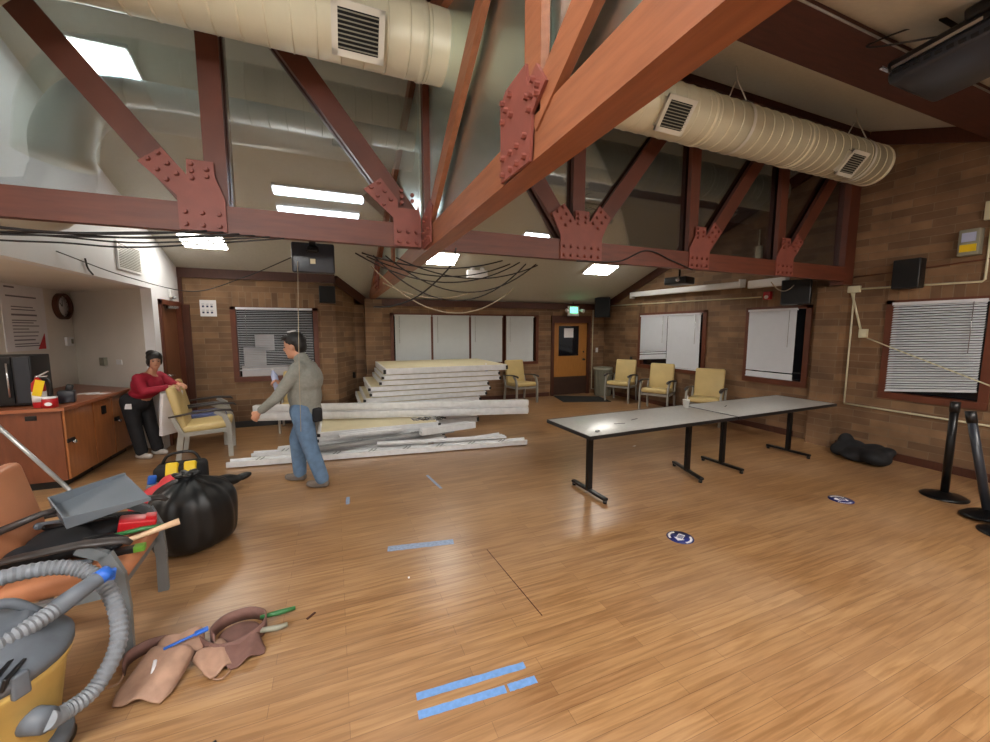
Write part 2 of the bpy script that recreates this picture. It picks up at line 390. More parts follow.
# left white wall, soffit and alcove
mb = MB()
mb.prism([(XL, -.9, 2.277), (XL, YL, 2.277), (XL, YL, cz(YL)), (XL, RY, RZ), (XL, -.9, 2.82)], (-1, 0, 0), .12)
mb.bb(XL-.12, XL, 6.92, 7.13, 0, 2.277)
mb.bb(XL-.12, XL, 7.13, YL, 2.12, 2.277)
struct(mb.build('wall_left', 'white', origin=O0))
mb = MB(); mb.bb(XA-.12, XA, YF, 8.1, 0, 2.40)
struct(mb.build('wall_left_alcove', 'alcove', origin=O0))
struct(MB().prism([(XA, 8.1, 0), (XL-.12, 6.98, 0), (XL-.12, 6.98, 2.40), (XA, 8.1, 2.40)], (.63, .77, 0), .06).build('wall_alcove_end', 'alcove', origin=O0))
struct(MB().prism([(XA, YF, 2.277), (XL-.12, YF, 2.277), (XL-.12, 6.98, 2.277), (XA, 8.1, 2.277)], (0, 0, 1), .08).build('ceiling_alcove', 'alcove', origin=O0))
mb = MB(); wall_cells(mb, 'y', YF-.2, .2, XA-.1, XR+.2, 0, 2.8, [])
struct(mb.build('wall_front', 'white', origin=O0))
# ceiling: two slopes and a flat part behind the camera
mb = MB()
x0, x1 = -3.8, XR+.25
mb.prism([(x0, RY, RZ), (x1, RY, RZ), (x1, YB+.25, cz(YB+.25)), (x0, YB+.25, cz(YB+.25))], (0, .344, .939), .12)
mb.prism([(x0, RY, RZ), (x1, RY, RZ), (x1, -1.13, 2.722), (x0, -1.13, 2.722)], (0, -.344, .939), .12)
mb.bb(x0, x1, YF-.2, -1.13, 2.722, 2.85)
struct(mb.build('ceiling', 'ceil', origin=O0))
# trims under the ceiling line
def rake(x, ya, yb, w, n, dz=.0):
    MB_ = MB().bar((x, ya, cz(ya)-.09-dz), (x, yb, cz(yb)-.09-dz), w, .16, (0, 0, 1)); struct(MB_.build(n, 'trim', origin=O0))
rake(XR-.02, YB, RY+.1, .05, 'trim_1'); rake(XR-.02, RY-.1, -1, .05, 'trim_2')
struct(MB().bb(.4, XR, YB-.05, YB, 2.22, 2.37).build('trim_3', 'trim', origin=O0))
struct(MB().bb(XL, .06, YL-.04, YL, 2.56, 2.73).build('trim_4', 'trim', origin=O0))
struct(MB().bar((.07, YL-.02, 2.62), (.62, YB-.1, 2.30), .05, .16).build('trim_5', 'trim', origin=O0))
struct(MB().bb(-2.29, -2.17, YL-.03, YL, 0, 2.12).build('trim_6', 'trim', origin=O0))
struct(MB().bb(XL, XL+.05, YL-.03, YL, 2.12, 2.6).build('trim_7', 'trim', origin=O0))
struct(MB().bb(-2.10, .06, YL-.012, YL, 0, .11).build('baseboard_back_left', 'coved', origin=O0))
struct(MB().bb(XR-.015, XR, YF, 3.40, 0, .10).build('baseboard_right', 'trim', origin=O0))
struct(MB().bb(XR-.012, XR, 3.96, YB, 0, .10).build('baseboard_right_far', 'trim', origin=O0))
struct(MB().bb(.97, 5.1, YB-.012, YB, 0, .10).build('baseboard_back', 'trim', origin=O0))

# ------------------------------------------------------------------ windows + blinds
def window(n, axis, pos, u0, u1, z0, z1, splits=(), inward=-1, fw=.06):
    """frame, mullions and dark night glass set in the wall opening"""
    def bx(mb, a, b, c, d, w0, w1):
        if axis == 'y': mb.bb(a, b, pos+w0, pos+w1, c, d)
        else: mb.bb(pos+w0, pos+w1, a, b, c, d)
    root = mark(bpy.data.objects.new('window_%d' % n, None)); COL.objects.link(root); struct(root)
    root.location = ((u0+u1)/2, pos, z0) if axis == 'y' else (pos, (u0+u1)/2, z0)
    f = MB()
    bx(f, u0-fw, u0+.02, z0-fw, z1+fw*.5, -.025, .10); bx(f, u1-.02, u1+fw, z0-fw, z1+fw*.5, -.025, .10)
    bx(f, u0-fw, u1+fw, z0-fw, z0+.02, -.03, .10); bx(f, u0-fw, u1+fw, z1-.02, z1+fw*.5, -.025, .10)
    for sx in splits: bx(f, sx-.03, sx+.03, z0, z1, -.0, .10)
    f.build('window_frame', 'frame', root)
    g = MB(); bx(g, u0, u1, z0, z1, .085, .095); g.build('window_pane', 'night', root)
    return root
def blind(label, axis, pos, u0, u1, z0, z1, m='blind', group=None, tilt=1.15, drop=0, pitch=.025, gaps=()):
    """headrail, a sheet of horizontal slats, bottom rail and wand; drop = how much lower the u0 end hangs"""
    def P(u, w, z): return (u, pos+w, z) if axis == 'y' else (pos+w, u, z)
    root = thing('window_blind', label, 'blind', P((u0+u1)/2, -.03, z0), 0, group)
    def bx(mb, a, b, c, d, w0, w1):
        if axis == 'y': mb.bb(a, b, pos+w0, pos+w1, c, d)
        else: mb.bb(pos+w0, pos+w1, a, b, c, d)
    h = MB(); bx(h, u0, u1, z1-.035, z1, -.055, -.005); h.build('headrail', m, root)
    sl = MB(); n = int((z1-.04-z0)/pitch)
    for i in range(n):
        z = z1-.045-i*pitch
        if any(a < z < b for a, b in gaps): continue
        k = drop*i/n
        w = .0155; cy, sy = math.cos(tilt)*w, math.sin(tilt)*w
        sl.add([P(u0+.005, -.03-cy, z-sy-k), P(u1-.005, -.03-cy, z-sy), P(u1-.005, -.03+cy, z+sy), P(u0+.005, -.03+cy, z+sy-k)], [(0, 1, 2, 3)])
    sl.build('slats', m, root, solid=.0012)
    b = MB(); b.bar(P(u0+.003, -.03, z0-drop+.01), P(u1-.003, -.03, z0+.01), .022, .02); b.build('bottom_rail', m, root)
    wd = MB(); uu = u0+.12*(u1-u0); wd.cyl(P(uu, -.062, z1-.03), P(uu, -.065, z1-.62), .004, n=6); wd.build('wand', 'chrome', root)
    return root
window(1, 'x', XR, *WR[0], splits=(6.62,)); window(2, 'x', XR, *WR[1]); window(3, 'x', XR, *WR[2])
window(4, 'y', YB, *WB[0], splits=(2.06, 2.96), fw=.05); window(5, 'y', YB, *WB[1], fw=.05)
window(6, 'y', YL, -1.55, -.31, .87, 2.07)
blind('white blind on the far right wall, left of the pair, dark streaks at its foot', 'x', XR, 6.63, 7.44, 1.0, 2.04, drop=-.07, gaps=((1.16, 1.175), (1.11, 1.125)))
blind('white blind on the far right wall, wider and lower, beside the brown frame edge', 'x', XR, 5.78, 6.62, .88, 2.04)
blind('white blind on the single narrow window above the long tables', 'x', XR, 4.02, 4.80, .90, 2.05, drop=.0, gaps=((1.0, 1.02),))
blind('large white slatted blind hanging crooked on the near right-wall window', 'x', XR, 2.06, 2.87, .90, 2.06, drop=-.10, pitch=.032, tilt=.75)
for k, (a, b, w) in enumerate(((1.24, 2.04, 'first blind from the left on the back wall'), (2.08, 2.94, 'second blind from the left on the back wall'), (2.98, 3.78, 'third blind from the left, just left of the thick post'))):
    blind('pale grey closed '+w, 'y', YB, a, b, .93, 2.03, 'blindflat', tilt=1.5)
blind('pale blind right of the thick brown post on the back wall', 'y', YB, 3.88, 4.62, .92, 2.03, 'blindflat', tilt=1.5)
blind('half open grey-looking slatted blind on the left brick wall behind the walking man', 'y', YL, -1.52, -.34, 1.0, 2.09, tilt=.25, pitch=.03)
for (u0, u1, z0, z1, l) in ((-1.46, -1.12, 1.05, 1.40, 'white paper taped low behind the half open blind on the left brick wall'), (-1.28, -.98, 1.34, 1.62, 'white square paper taped higher behind the half open blind on the left brick wall')):
    tag(MB().bb(u0, u1, YL+.06, YL+.064, z0, z1).build('paper_sheet', 'paper'), l, 'paper')
tag(MB().bb(-1.5, -.36, YL+.055, YL+.07, .89, 1.08).build('white_board_strip', 'paper'), 'white strip leaning inside the foot of the half open blind window', 'board')

# ------------------------------------------------------------------ doors
# exit door in the back wall
dr = mark(bpy.data.objects.new('door_1', None)); COL.objects.link(dr); struct(dr); dr.location = (5.73, YB, 0)
f = MB(); f.bb(5.14, 5.22, YB-.04, YB+.1, 0, 2.02); f.bb(6.24, 6.32, YB-.04, YB+.1, 0, 2.02); f.bb(5.14, 6.32, YB-.05, YB+.1, 1.88, 2.06); f.build('door_frame', 'trim', dr)
f = MB(); f.bb(5.22, 5.38, YB+.02, YB+.07, .48, 1.88); f.bb(6.0, 6.24, YB+.02, YB+.07, .48, 1.88); f.bb(5.38, 6.0, YB+.02, YB+.07, .48, 1.02); f.bb(5.38, 6.0, YB+.02, YB+.07, 1.80, 1.88)
f.build('door_panel', 'doorwood', dr)
MB().bb(5.38, 6.0, YB+.04, YB+.05, 1.02, 1.80).build('door_pane', 'night', dr)
MB().bb(5.22, 6.24, YB+.012, YB+.07, .01, .48).build('kick_plate', 'kick', dr)
f = MB(); f.cyl((6.14, YB-.03, .92), (6.14, YB+.02, .92), .028); f.cyl((6.14, YB-.035, .92), (6.14, YB-.06, .92), .022); f.cyl((6.14, YB, 1.12), (6.14, YB+.02, 1.12), .02); f.build('door_handle', 'blackmetal', dr)
tag(MB().bb(5.55, 5.83, YB+.032, YB+.036, 1.50, 1.74).build('paper_notice', 'paper'), 'white paper taped high in the window of the exit door', 'notice')
# left brown door
dl = mark(bpy.data.objects.new('door_2', None)); COL.objects.link(dl); struct(dl); dl.location = (XL, 7.5, 0)
f = MB(); f.bb(XL-.06, XL+.03, 7.11, 7.17, 0, 2.14); f.bb(XL-.06, XL+.03, 7.11, YL, 2.08, 2.15); f.bb(XL-.06, XL+.03, YL-.06, YL-.032, 0, 2.1); f.build('door_frame', 'frame', dl)
MB().bb(XL-.09, XL-.04, 7.17, YL-.01, .01, 2.08).build('door_panel', 'doorwood2', dl)
f = MB(); f.cyl((XL-.04, 7.3, 1.02), (XL+.03, 7.3, 1.02), .02); f.bar((XL+.03, 7.3, 1.02), (XL+.03, 7.42, 1.02), .02, .02); f.build('door_handle', 'chrome', dl)
f = MB(); f.bar((XL+.0, 7.45, 2.05), (XL+.08, 7.6, 2.05), .04, .04); f.build('door_closer', 'chrome', dl)

# ------------------------------------------------------------------ timber trusses
def bolts(pts, n, plate, r=.017, h=.022):
    n = V(n)
    for p in pts: MB().cyl(V(p), V(p)+n*h, r, r*.8, n=6, smooth=False).build('bolt', 'steel', plate)
# --- cross truss along X under the ridge, at Y = 3.4
TB = RY
tb = thing('cross_truss', 'red-brown timber truss running wall to wall across the room below the roof ridge', 'truss', (2.2, TB, 2.33))
ZB0, ZB1 = 2.38, 2.565
ch = MB(); ch.bb(XL, .70, TB-.07, TB-.005, ZB0, ZB1); ch.bb(XL, .70, TB+.045, TB+.10, ZB0+.05, ZB1-.05)
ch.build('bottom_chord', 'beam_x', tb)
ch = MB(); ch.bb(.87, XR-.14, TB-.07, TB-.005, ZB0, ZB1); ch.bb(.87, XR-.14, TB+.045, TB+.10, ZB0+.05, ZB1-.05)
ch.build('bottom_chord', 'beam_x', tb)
MB().bb(XL, XR, TB-.09, TB+.12, 4.27, 4.36).build('ridge_beam', 'darkbeam', tb)
def web(a, b, w=.15, d=.11, root=tb, name='web_member', m='beam'):
    mb = MB(); mb.bar(a, b, d, w, (0, 0, 1) if abs(V(a).x-V(b).x) > .2 or abs(V(a).y-V(b).y) > .2 else (1, 0, 0)); mb.build(name, m, root)
yb = TB
for xn in (-.70, .80, 2.23, 3.72, 5.20):
    mb = MB(); mb.bb(xn-.065, xn+.065, yb-.055, yb-.004, 2.5, 4.27); mb.bb(xn-.05, xn+.08, yb+.045, yb+.09, 2.5, 4.27); mb.build('web_member', 'beam', tb)
def diagb(x0, x1, z0=2.62, z1=4.26):
    mb = MB(); mb.bar((x0, yb-.03, z0), (x1, yb-.03, z1), .05, .15, (0, 0, 1)); mb.bar((x0, yb+.07, z0), (x1, yb+.07, z1), .04, .15, (0, 0, 1)); mb.build('web_member', 'beam', tb)
diagb(-.87, -2.12); diagb(.62, -.66); diagb(2.12, .90); diagb(2.38, 3.66); diagb(3.92, 5.16); diagb(5.37, 6.60)
MB().bb(XR-.24, XR-.02, yb-.06, yb+.1, 2.33, 4.27).build('end_post', 'beam', tb)
def gussetb(xc, w, left, right, up=2.84):
    """plate outline on the near side of the chord + bolts"""
    y = yb-.072
    pts = [(xc-w/2, y, 2.385)]+[(xc+w/2, y, 2.385), (xc+w/2, y, 2.60)]
    if right: pts += [(xc+.33, y, 2.81), (xc+.20, y, 2.91)]
    pts += [(xc+.085, y, 2.74), (xc+.08, y, up), (xc-.07, y, up), (xc-.075, y, 2.74)]
    if left: pts += [(xc-.20, y, 2.89), (xc-.33, y, 2.79)]
    pts += [(xc-w/2, y, 2.60)]
    g = MB(); g.prism(pts, (0, -1, 0), .012); g = g.build('gusset_plate', 'steel', tb)
    P = []
    nb = max(3, int(w/.075))
    for i in range(nb):
        for z in (2.42, 2.50): P.append((xc-w/2+.04+i*(w-.08)/(nb-1), y-.012, z))
    for i, j in ((0, 0), (1, 0), (0, 1), (1, 1), (0, 2)): P.append((xc-.045+i*.085, y-.012, 2.72+j*.045+i*.02))
    for sgn, on in ((-1, left), (1, right)):
        if on:
            for i in range(3):
                for k in (-.035, .035): P.append((xc+sgn*(.155+i*.045)+k*.79, y-.012, 2.715+i*.058-sgn*k*.61))
    bolts(P, (0, -1, 0), g)
gussetb(-.785, .27, True, False); gussetb(2.25, .47, True, True); gussetb(3.80, .30, False, True); gussetb(5.25, .32, False, True)
gussetb(.59, .22, True, False, 2.68)
# glazing between the members of the cross truss
def pane(root, x0, x1):
    MB().bb(x0, x1, yb+.012, yb+.024, 2.53, 4.27).build('glass_pane', 'glassb', root)
for a, b in ((XL, -.70), (-.70, .72), (.86, 2.23), (2.23, 3.72), (3.72, 5.20), (5.20, XR-.24)): pane(tb, a+.001, b-.001)

# --- long truss along Y
XT0, XT1 = .725, .845
ta = thing('long_truss', 'big red-brown timber truss running from the back wall overhead towards the upper right', 'truss', (.78, 4, 2.35))
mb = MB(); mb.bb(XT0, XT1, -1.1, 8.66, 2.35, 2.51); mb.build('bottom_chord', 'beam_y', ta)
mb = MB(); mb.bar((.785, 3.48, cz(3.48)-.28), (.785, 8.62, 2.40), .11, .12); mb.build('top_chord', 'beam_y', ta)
mb = MB(); mb.bar((.785, 3.28, cz(3.28)-.28), (.785, -1.0, 2.58), .11, .12); mb.build('top_chord', 'beam_y', ta)
def weba(y0, z0, y1, z1, up=(0, 0, 1), m='beam_y'):
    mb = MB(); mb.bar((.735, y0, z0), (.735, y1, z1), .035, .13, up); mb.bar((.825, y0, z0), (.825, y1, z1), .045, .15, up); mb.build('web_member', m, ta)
weba(3.22, 2.50, 1.50, 3.60); weba(1.40, 2.5, 1.40, 3.38, (0, 1, 0)); weba(1.40, 2.50, .45, 3.05)
weba(3.58, 2.55, 5.2, 3.45); weba(5.2, 2.5, 5.2, 3.45, (0, 1, 0)); weba(5.3, 2.52, 6.95, 2.84); weba(7.0, 2.5, 7.0, 2.8, (0, 1, 0))
# gussets with hex bolts
def gusseta(pts, P):
    g = MB(); g.prism([(.716, y, z) for y, z in pts], (-1, 0, 0), .012); g = g.build('gusset_plate', 'steel', ta)
    bolts([(.704, y, z) for y, z in P], (-1, 0, 0), g, .013, .018)
gusseta([(1.665, 2.352), (1.392, 2.345), (1.376, 2.505), (1.275, 2.565), (1.345, 2.658), (1.415, 2.62), (1.43, 2.705), (1.615, 2.705), (1.67, 2.67)],
        [(1.56, 2.661), (1.63, 2.66), (1.60, 2.62), (1.55, 2.58), (1.63, 2.585), (1.36, 2.61), (1.325, 2.575), (1.372, 2.565), (1.33, 2.55), (1.41, 2.577), (1.39, 2.523), (1.425, 2.446), (1.494, 2.438), (1.56, 2.438), (1.426, 2.373), (1.493, 2.373), (1.555, 2.373), (1.63, 2.373), (1.63, 2.44)])
gusseta([(7.2, 2.37), (6.75, 2.37), (6.75, 2.55), (6.6, 2.75), (6.9, 2.9), (7.2, 2.85)], [(y, z) for y in (6.85, 6.95, 7.05, 7.13) for z in (2.42, 2.5, 2.62, 2.72, 2.8)])
gusseta([(3.30, 2.37), (3.02, 2.37), (3.02, 2.52), (2.95, 2.62), (3.05, 2.68), (3.24, 2.62), (3.30, 2.62)], [(y, z) for y in (3.07, 3.15, 3.24) for z in (2.42, 2.48)]+[(3.12, 2.57), (3.2, 2.56)])
def panea(y0, y1, z):
    MB().prism([(.777, y0, 2.50), (.777, y1, 2.50), (.777, y1, z(y1)), (.777, y0, z(y0))], (1, 0, 0), .01).build('glass_pane', 'glassa', ta)
zt = lambda y: cz(y)-.3
panea(.2, 1.37, lambda y: zt(y)-.02); panea(1.39, 3.30, zt); panea(3.5, 5.19, zt); panea(5.21, 7.3, zt)

# --- dark purlin beam on the near roof slope
tag(MB().bb(.87, XR, 1.77, 2.15, 3.735, 3.80).build('ceiling_beam', 'darkbeam'), 'dark brown ceiling beam crossing above the near duct towards the right brick wall', 'beam')
tag(MB().tube([(1.0, 1.76, 3.735), (6.7, 1.76, 3.735)], .007, 8).build('beam_conduit', 'alud'), 'thin grey conduit fixed along the dark brown ceiling beam', 'pipe')

# ------------------------------------------------------------------ ducts
du = thing('spiral_duct', 'cream round spiral duct with square vents hanging below the ridge, nearest one', 'duct', (2.5, 2.86, 3.44))
r = .215; cy, czd = 2.86, 3.63
path = [(x, cy, czd) for x in (6.02, 6.0, 4.7, 4.69, 3.2, 3.19, 1.8, .87, .6, -.4, -1.2)]
mb = MB(); mb.tube([(x, cy, czd) for x in (5.93, -1.2)], r, 40)
for i in range(52):
    x = 5.92-.135*i
    if x < -1.1: break
    mb.tube([(x-.006, cy, czd), (x, cy, czd), (x+.006, cy, czd)], [r, r+.005, r], 40, False)
for x in (5.92, 4.5, 3.17, .62): mb.tube([(x-.02, cy, czd), (x-.015, cy, czd), (x+.015, cy, czd), (x+.02, cy, czd)], [r, r+.008, r+.008, r], 40, False)
mb.build('duct_tube', 'duct', du)
mb = MB(); mb.tube(bez([(-1.2, cy, czd), (-1.5, cy, czd-.05), (-1.72, cy, czd-.3), (-1.8, cy, czd-.7)], 8), r, 32); mb.build('duct_elbow', 'duct', du)
def register(x, w, ang):
    """square vent on the camera-facing lower side of the duct"""
    R = Matrix.Rotation(ang, 3, 'X'); n = R@V((0, -1, 0)); u = R@V((0, 0, 1)); c = V((x, cy, czd))+n*(r+.03)
    Q = Matrix((V((1, 0, 0)), -n, u)).transposed()
    f = MB(); t = .035
    f.box(c-n*.05, (w*.92, .11, w*.70), Q)
    for sx in (-1, 1): f.box(c+V((sx*(w/2-t/2), 0, 0)), (t, .02, w*.88), Q)
    for sz in (-1, 1): f.box(c+u*sz*(w*.44-t/2), (w, .02, t), Q)
    fr = f.build('register_frame', 'regist', du)
    g = MB(); g.box(c+n*.006, (w-2*t, .006, w*.88-2*t), Q); g.build('register_opening', 'matblack', fr)
    l = MB(); k = 9
    for i in range(k): l.box(c+n*.014+u*((i+.5)/k-.5)*(w*.88-2*t), (w-2*t, .012, .006), Q)
    l.build('louvre', 'bin', fr)
register(5.20, .29, math.radians(40)); register(2.70, .30, math.radians(38)); register(.21, .30, math.radians(40))
for x in (3.62, 5.55):
    h = MB(); h.tube([(x-.02, cy, czd), (x+.02, cy, czd)], [r+.01, r+.01], 40, False)
    h.tube([(x, cy-.12, czd+.19), (x, cy-.02, czd+.42), (x, cy, cz(cy))], .006, 6); h.tube([(x+.0, cy+.12, czd+.19), (x, cy+.0, czd+.42)], .006, 6)
    h.build('duct_hanger', 'regist', du)
# second duct behind the glazing
d2 = thing('round_duct', 'pale grey round duct behind the truss glazing, with an elbow down at its left end', 'duct', (1, 4.05, 2.7))
yy, rz_, rr_ = 4.05, 3.44, .17
mb = MB(); mb.tube([(5.6, yy, rz_-.05), (-1.35, yy, rz_)], rr_, 32); mb.build('duct_tube', 'duct2', d2)
mb = MB(); mb.tube(bez([(-1.35, yy, rz_), (-1.62, yy, rz_-.06), (-1.78, yy, rz_-.32), (-1.80, yy, 2.85), (-1.92, yy, 2.64), (XL, yy, 2.58)], 8), [.172]*24+[.18]*8+[.19]*9, 32); mb.build('duct_elbow', 'duct2', d2)

# ------------------------------------------------------------------ ceiling lights (flush on the slopes)
def ceil_light(label, xc, yc, w, l, m, far=True, group=None):
    s_ = -1 if far else 1
    ang = -s_*math.atan(MS)*-1*1.0
    ang = math.atan(MS)*s_
    R = Matrix.Rotation(ang, 3, 'X'); z = cz(yc); n = R@V((0, 0, -1))
    root = thing('ceiling_light', label, 'ceiling light', (xc, yc, z-.04), 0, group)
    c = V((xc, yc, z))
    f = MB(); f.box(c+n*.02, (w+.04, l+.04, .04), R); f.build('light_housing', 'fix', root)
    f = MB(); f.box(c+n*.045, (w, l, .012), R, ); f.build('light_diffuser', m, root)
    return root
ceil_light('lit ceiling panel low on the left, just below the cross truss beside the black screen', -1.70, 7.11, .52, .34, 'lamp')
ceil_light('lit ceiling panel below the truss crossing in the middle of the room', 1.88, 7.14, .50, .38, 'lamp')
ceil_light('lit ceiling panel on the right, in front of the exit door, below the cross truss', 5.33, 7.14, .62, .38, 'lamp')
ceil_light('large bright ceiling panel seen through the glazing at upper left', -1.68, 4.52, .40, .30, 'lampc')
ceil_light('lit ceiling strip mirrored in the left glazing bay, upper one', -.09, .98, 1.06, .14, 'lampb', False)
ceil_light('lit ceiling strip mirrored in the left glazing bay, lower one', -.11, .60, 1.02, .16, 'lampb', False)
ceil_light('short lit panel mirrored in the glazing left of the wide middle gusset plate', 3.38, .58, .60, .14, 'lampb', False)
root = thing('ceiling_light', 'added unseen fill light in the low alcove ceiling beyond the left picture edge', 'ceiling light', (-3.05, 4.1, 2.23))  # unseen lamp added to brighten the alcove walls
MB().box((-3.05, 4.1, 2.262), (.54, .54, .03)).build('light_housing', 'fix', root); MB().box((-3.05, 4.1, 2.24), (.5, .5, .012)).build('light_diffuser', 'filln', root)
# unseen fill panels, added behind the camera to light the room from the front
for k, (x, y) in enumerate(((4.7, -.55), (1.8, -.55), (-1.6, -.5), (1.2, -2.2))):
    R = 'near'
    root = thing('ceiling_light', 'added unseen fill panel behind the viewpoint, '+['by the right wall', 'in the middle', 'on the left', 'farthest back'][k], 'ceiling light', (x, y, cz(y)-.05))
    ang = math.atan(MS) if y > -1.1 else 0
    RR = Matrix.Rotation(ang, 3, 'X'); n = RR@V((0, 0, -1)); c = V((x, y, cz(y)))-n*-.0
    MB().box(c+n*.02, (1.24, .64, .04), RR).build('light_housing', 'fix', root)
    MB().box(c+n*.045, (1.2, .6, .012), RR).build('light_diffuser', 'filln2' if k == 2 else 'filln', root)
# ------------------------------------------------------------------ chairs
def make_chair(label, group, seatm, backm, legm, w=.60, loc=(0, 0, 0)):
    """guest chair facing +X: two side frames with curved front legs, dark arms, padded seat and back"""
    t = thing('guest_chair', label, 'chair', (0, 0, 0), 0, group, w=False)
    s = MB(); s.box((.02, 0, .43), (.54, w-.09, .10), (0, -.06, 0), .035); s.build('seat', seatm, t)
    b = MB(); b.box((-.285, 0, .70), (.09, w-.10, .56), (0, -.20, 0), .035); b.build('backrest', backm, t)
    for sy in (-1, 1):
        y = sy*(w/2-.02)
        l = MB(); pts = [V((.27, y, 0)), V((.275, y, .25)), V((.265, y, .45)), V((.225, y, .565)), V((.13, y, .625))]
        for a, c, ww in zip(pts, pts[1:], (.055, .06, .06, .05)): l.bar(a, c+(c-a).normalized()*.01, .03, ww, (1, 0, 0))
        l.build('front_leg', legm, t)
        l = MB(); l.bar((-.30, y, 0), (-.24, y, .40), .03, .055, (1, 0, 0)); l.bar((-.245, y, .38), (-.33, y, .62), .03, .05, (1, 0, 0)); l.build('rear_leg', legm, t)
        l = MB(); l.bar((-.26, y, .355), (.27, y, .375), .03, .05, (0, 0, 1)); l.build('side_rail', legm, t)
        a = MB(); p = [V((-.36, y, .60)), V((-.1, y, .635)), V((.14, y, .65)), V((.30, y, .635)), V((.33, y, .61))]
        a.tube(p, [.022, .03, .034, .032, .018], 10, True, .5); a.build('armrest', 'arm', t)
    l = MB(); l.bar((.24, -w/2+.02, .36), (.24, w/2-.02, .36), .03, .045); l.build('cross_rail', legm, t)
    return t
G1 = 'yellow vinyl guest chairs along the walls'
ch0 = make_chair('yellow vinyl chair beside the grey bin, facing the room', G1, 'yel', 'yel', 'chairleg')
ch0.location = (6.38, 7.62, 0); ch0.rotation_euler = (0, 0, math.radians(-150))
clone(ch0, (6.34, 6.42, 0), math.radians(-150), 'yellow vinyl chair under the double blinds, middle one of three')
clone(ch0, (6.32, 5.22, 0), math.radians(-150), 'yellow vinyl chair behind the long tables, nearest of the three by the right wall')
clone(ch0, (4.08, 8.40, 0), math.radians(-84), 'yellow vinyl chair against the back wall, just right of the panel stack')
yc = clone(ch0, (-1.66, 6.46, 0), math.radians(8), 'yellow vinyl chair in front of the woman, who leans on its back', 'chairs by the counter')
bc = make_chair('chair with a blue seat pad, half hidden behind the yellow chair by the woman', 'chairs by the counter', 'blue', 'yel', 'chairleg')
bc.location = (-1.84, 7.12, 0); bc.rotation_euler = (0, 0, math.radians(6))
clone(ch0, (-.60, 7.56, 0), math.radians(-90), 'yellow vinyl chair against the left brick wall, behind the walking man')
nc = make_chair('tan orange chair at the near left, loaded with tools and a dustpan', None, 'orange', 'orange', 'chairleg2', w=.62)
nc.location = (-1.36, 2.80, 0); nc.rotation_euler = (0, 0, math.radians(3))

# ------------------------------------------------------------------ folding tables
def table(label, x0, x1, yc_, rz):
    L = x1-x0; t = thing('training_table', label, 'table', (0, 0, 0), 0, 'long pale tables', w=False)
    a = MB()
    R = .03
    a.box((0, 0, .728), (L-.012, .748, .026), None, .004); a.build('tabletop', 'ttop', t)
    e = MB()
    for sx in (-1, 1): e.bb(sx*(L/2)-.006, sx*(L/2)+.006, -.374, .374, .708, .742)
    for sy in (-1, 1): e.bb(-L/2, L/2, sy*.377-.006, sy*.377+.006, .708, .742)
    e.build('edge_band', 'black', t)
    for sx in (-1, 1):
        x = sx*(L/2-.30) if sx < 0 else (L/2-.30)
        if sx < 0: x = -L/2+.29
        l = MB(); l.bb(x-.03, x+.03, -.02, .02, .05, .705); l.bb(x-.035, x+.035, -.25, .25, .685, .709); l.build('pedestal', 'blackmetal', t)
        tw = .10 if (sx > 0 and x0 < 3) else 0
        f = MB(); f.bar((x-tw*.9, -.28, .045), (x+tw, .28, .045), .055, .03, bev=.01); f.build('foot', 'blackmetal', t)
        for sy in (-1, 1):
            g = MB(); g.cyl((x+tw*sy*.9, sy*.26, 0), (x+tw*sy*.9, sy*.26, .032), .02); g.build('glide', 'black', t)
    t.location = ((x0+x1)/2, yc_, 0); t.rotation_euler = (0, 0, rz)
    return t
table('long pale table with black edge, left one nearer the viewer', 2.13, 4.15, 3.36, .03)
table('long pale table with black edge, right one pushed against the brick pillar side', 4.165, 6.10, 3.42, .03)
c = thing('paper_cup', 'white paper cup with straw standing on the left long table', 'cup', (4.05, 3.62, .742))
MB().lathe([(.030, .742), (.041, .84), (.043, .84), (.043, .846), (.036, .846), (.028, .75)], (4.05, 3.62, 0), 20).build('cup_body', 'cup', c)
MB().cyl((4.05, 3.62, .76), (4.065, 3.61, .90), .004, n=6).build('straw', 'paper', c)
tag(MB().box((2.30, 3.06, .752), (.05, .03, .02), (0, 0, .5), .006).build('clamp', 'alud'), 'small grey clamp at the near corner of the left long table', 'clamp')
for k, (x, y, a, l) in enumerate(((3.0, 3.35, .3, 'left long table, in its middle'), (2.72, 3.25, -.2, 'left long table, near its left end'), (4.6, 3.5, .5, 'right long table, near the joint'))):
    tag(MB().box((x, y, .7435), (.12, .012, .003), (0, 0, a)).build('scrap', 'arm'), 'thin dark scrap lying on the '+l, 'scrap')

# ------------------------------------------------------------------ panels and rails of dismantled cubicles
def panel(label, x0, x1, y0, y1, z, th=.075, group='stacked cubicle panels', rz=0):
    t = thing('cubicle_panel', label, 'panel', ((x0+x1)/2, (y0+y1)/2, z), 0, group)
    f = MB(); e = .035
    f.bb(x0, x1, y0, y0+e, z, z+th); f.bb(x0, x1, y1-e, y1, z, z+th); f.bb(x0, x0+e, y0+e, y1-e, z, z+th); f.bb(x1-e, x1, y0+e, y1-e, z, z+th)
    f.bb(x0+.004, x1-.004, y0-.004, y0, z+th*.42, z+th*.58)
    fr = f.build('panel_frame', 'alu', t)
    MB().bb(x0+e-.004, x1-e+.004, y0+e-.004, y1-e+.004, z+.006, z+th+.004).build('panel_face', 'cream', t)
    for sx, xx in ((-1, x0), (1, x1)):
        g = MB(); g.bb(xx-.022 if sx < 0 else xx-.02, xx+.02 if sx < 0 else xx+.022, y0-.006, y0+.03, z+.012, z+th-.018); g.build('corner_bracket', 'black', t)
    return t
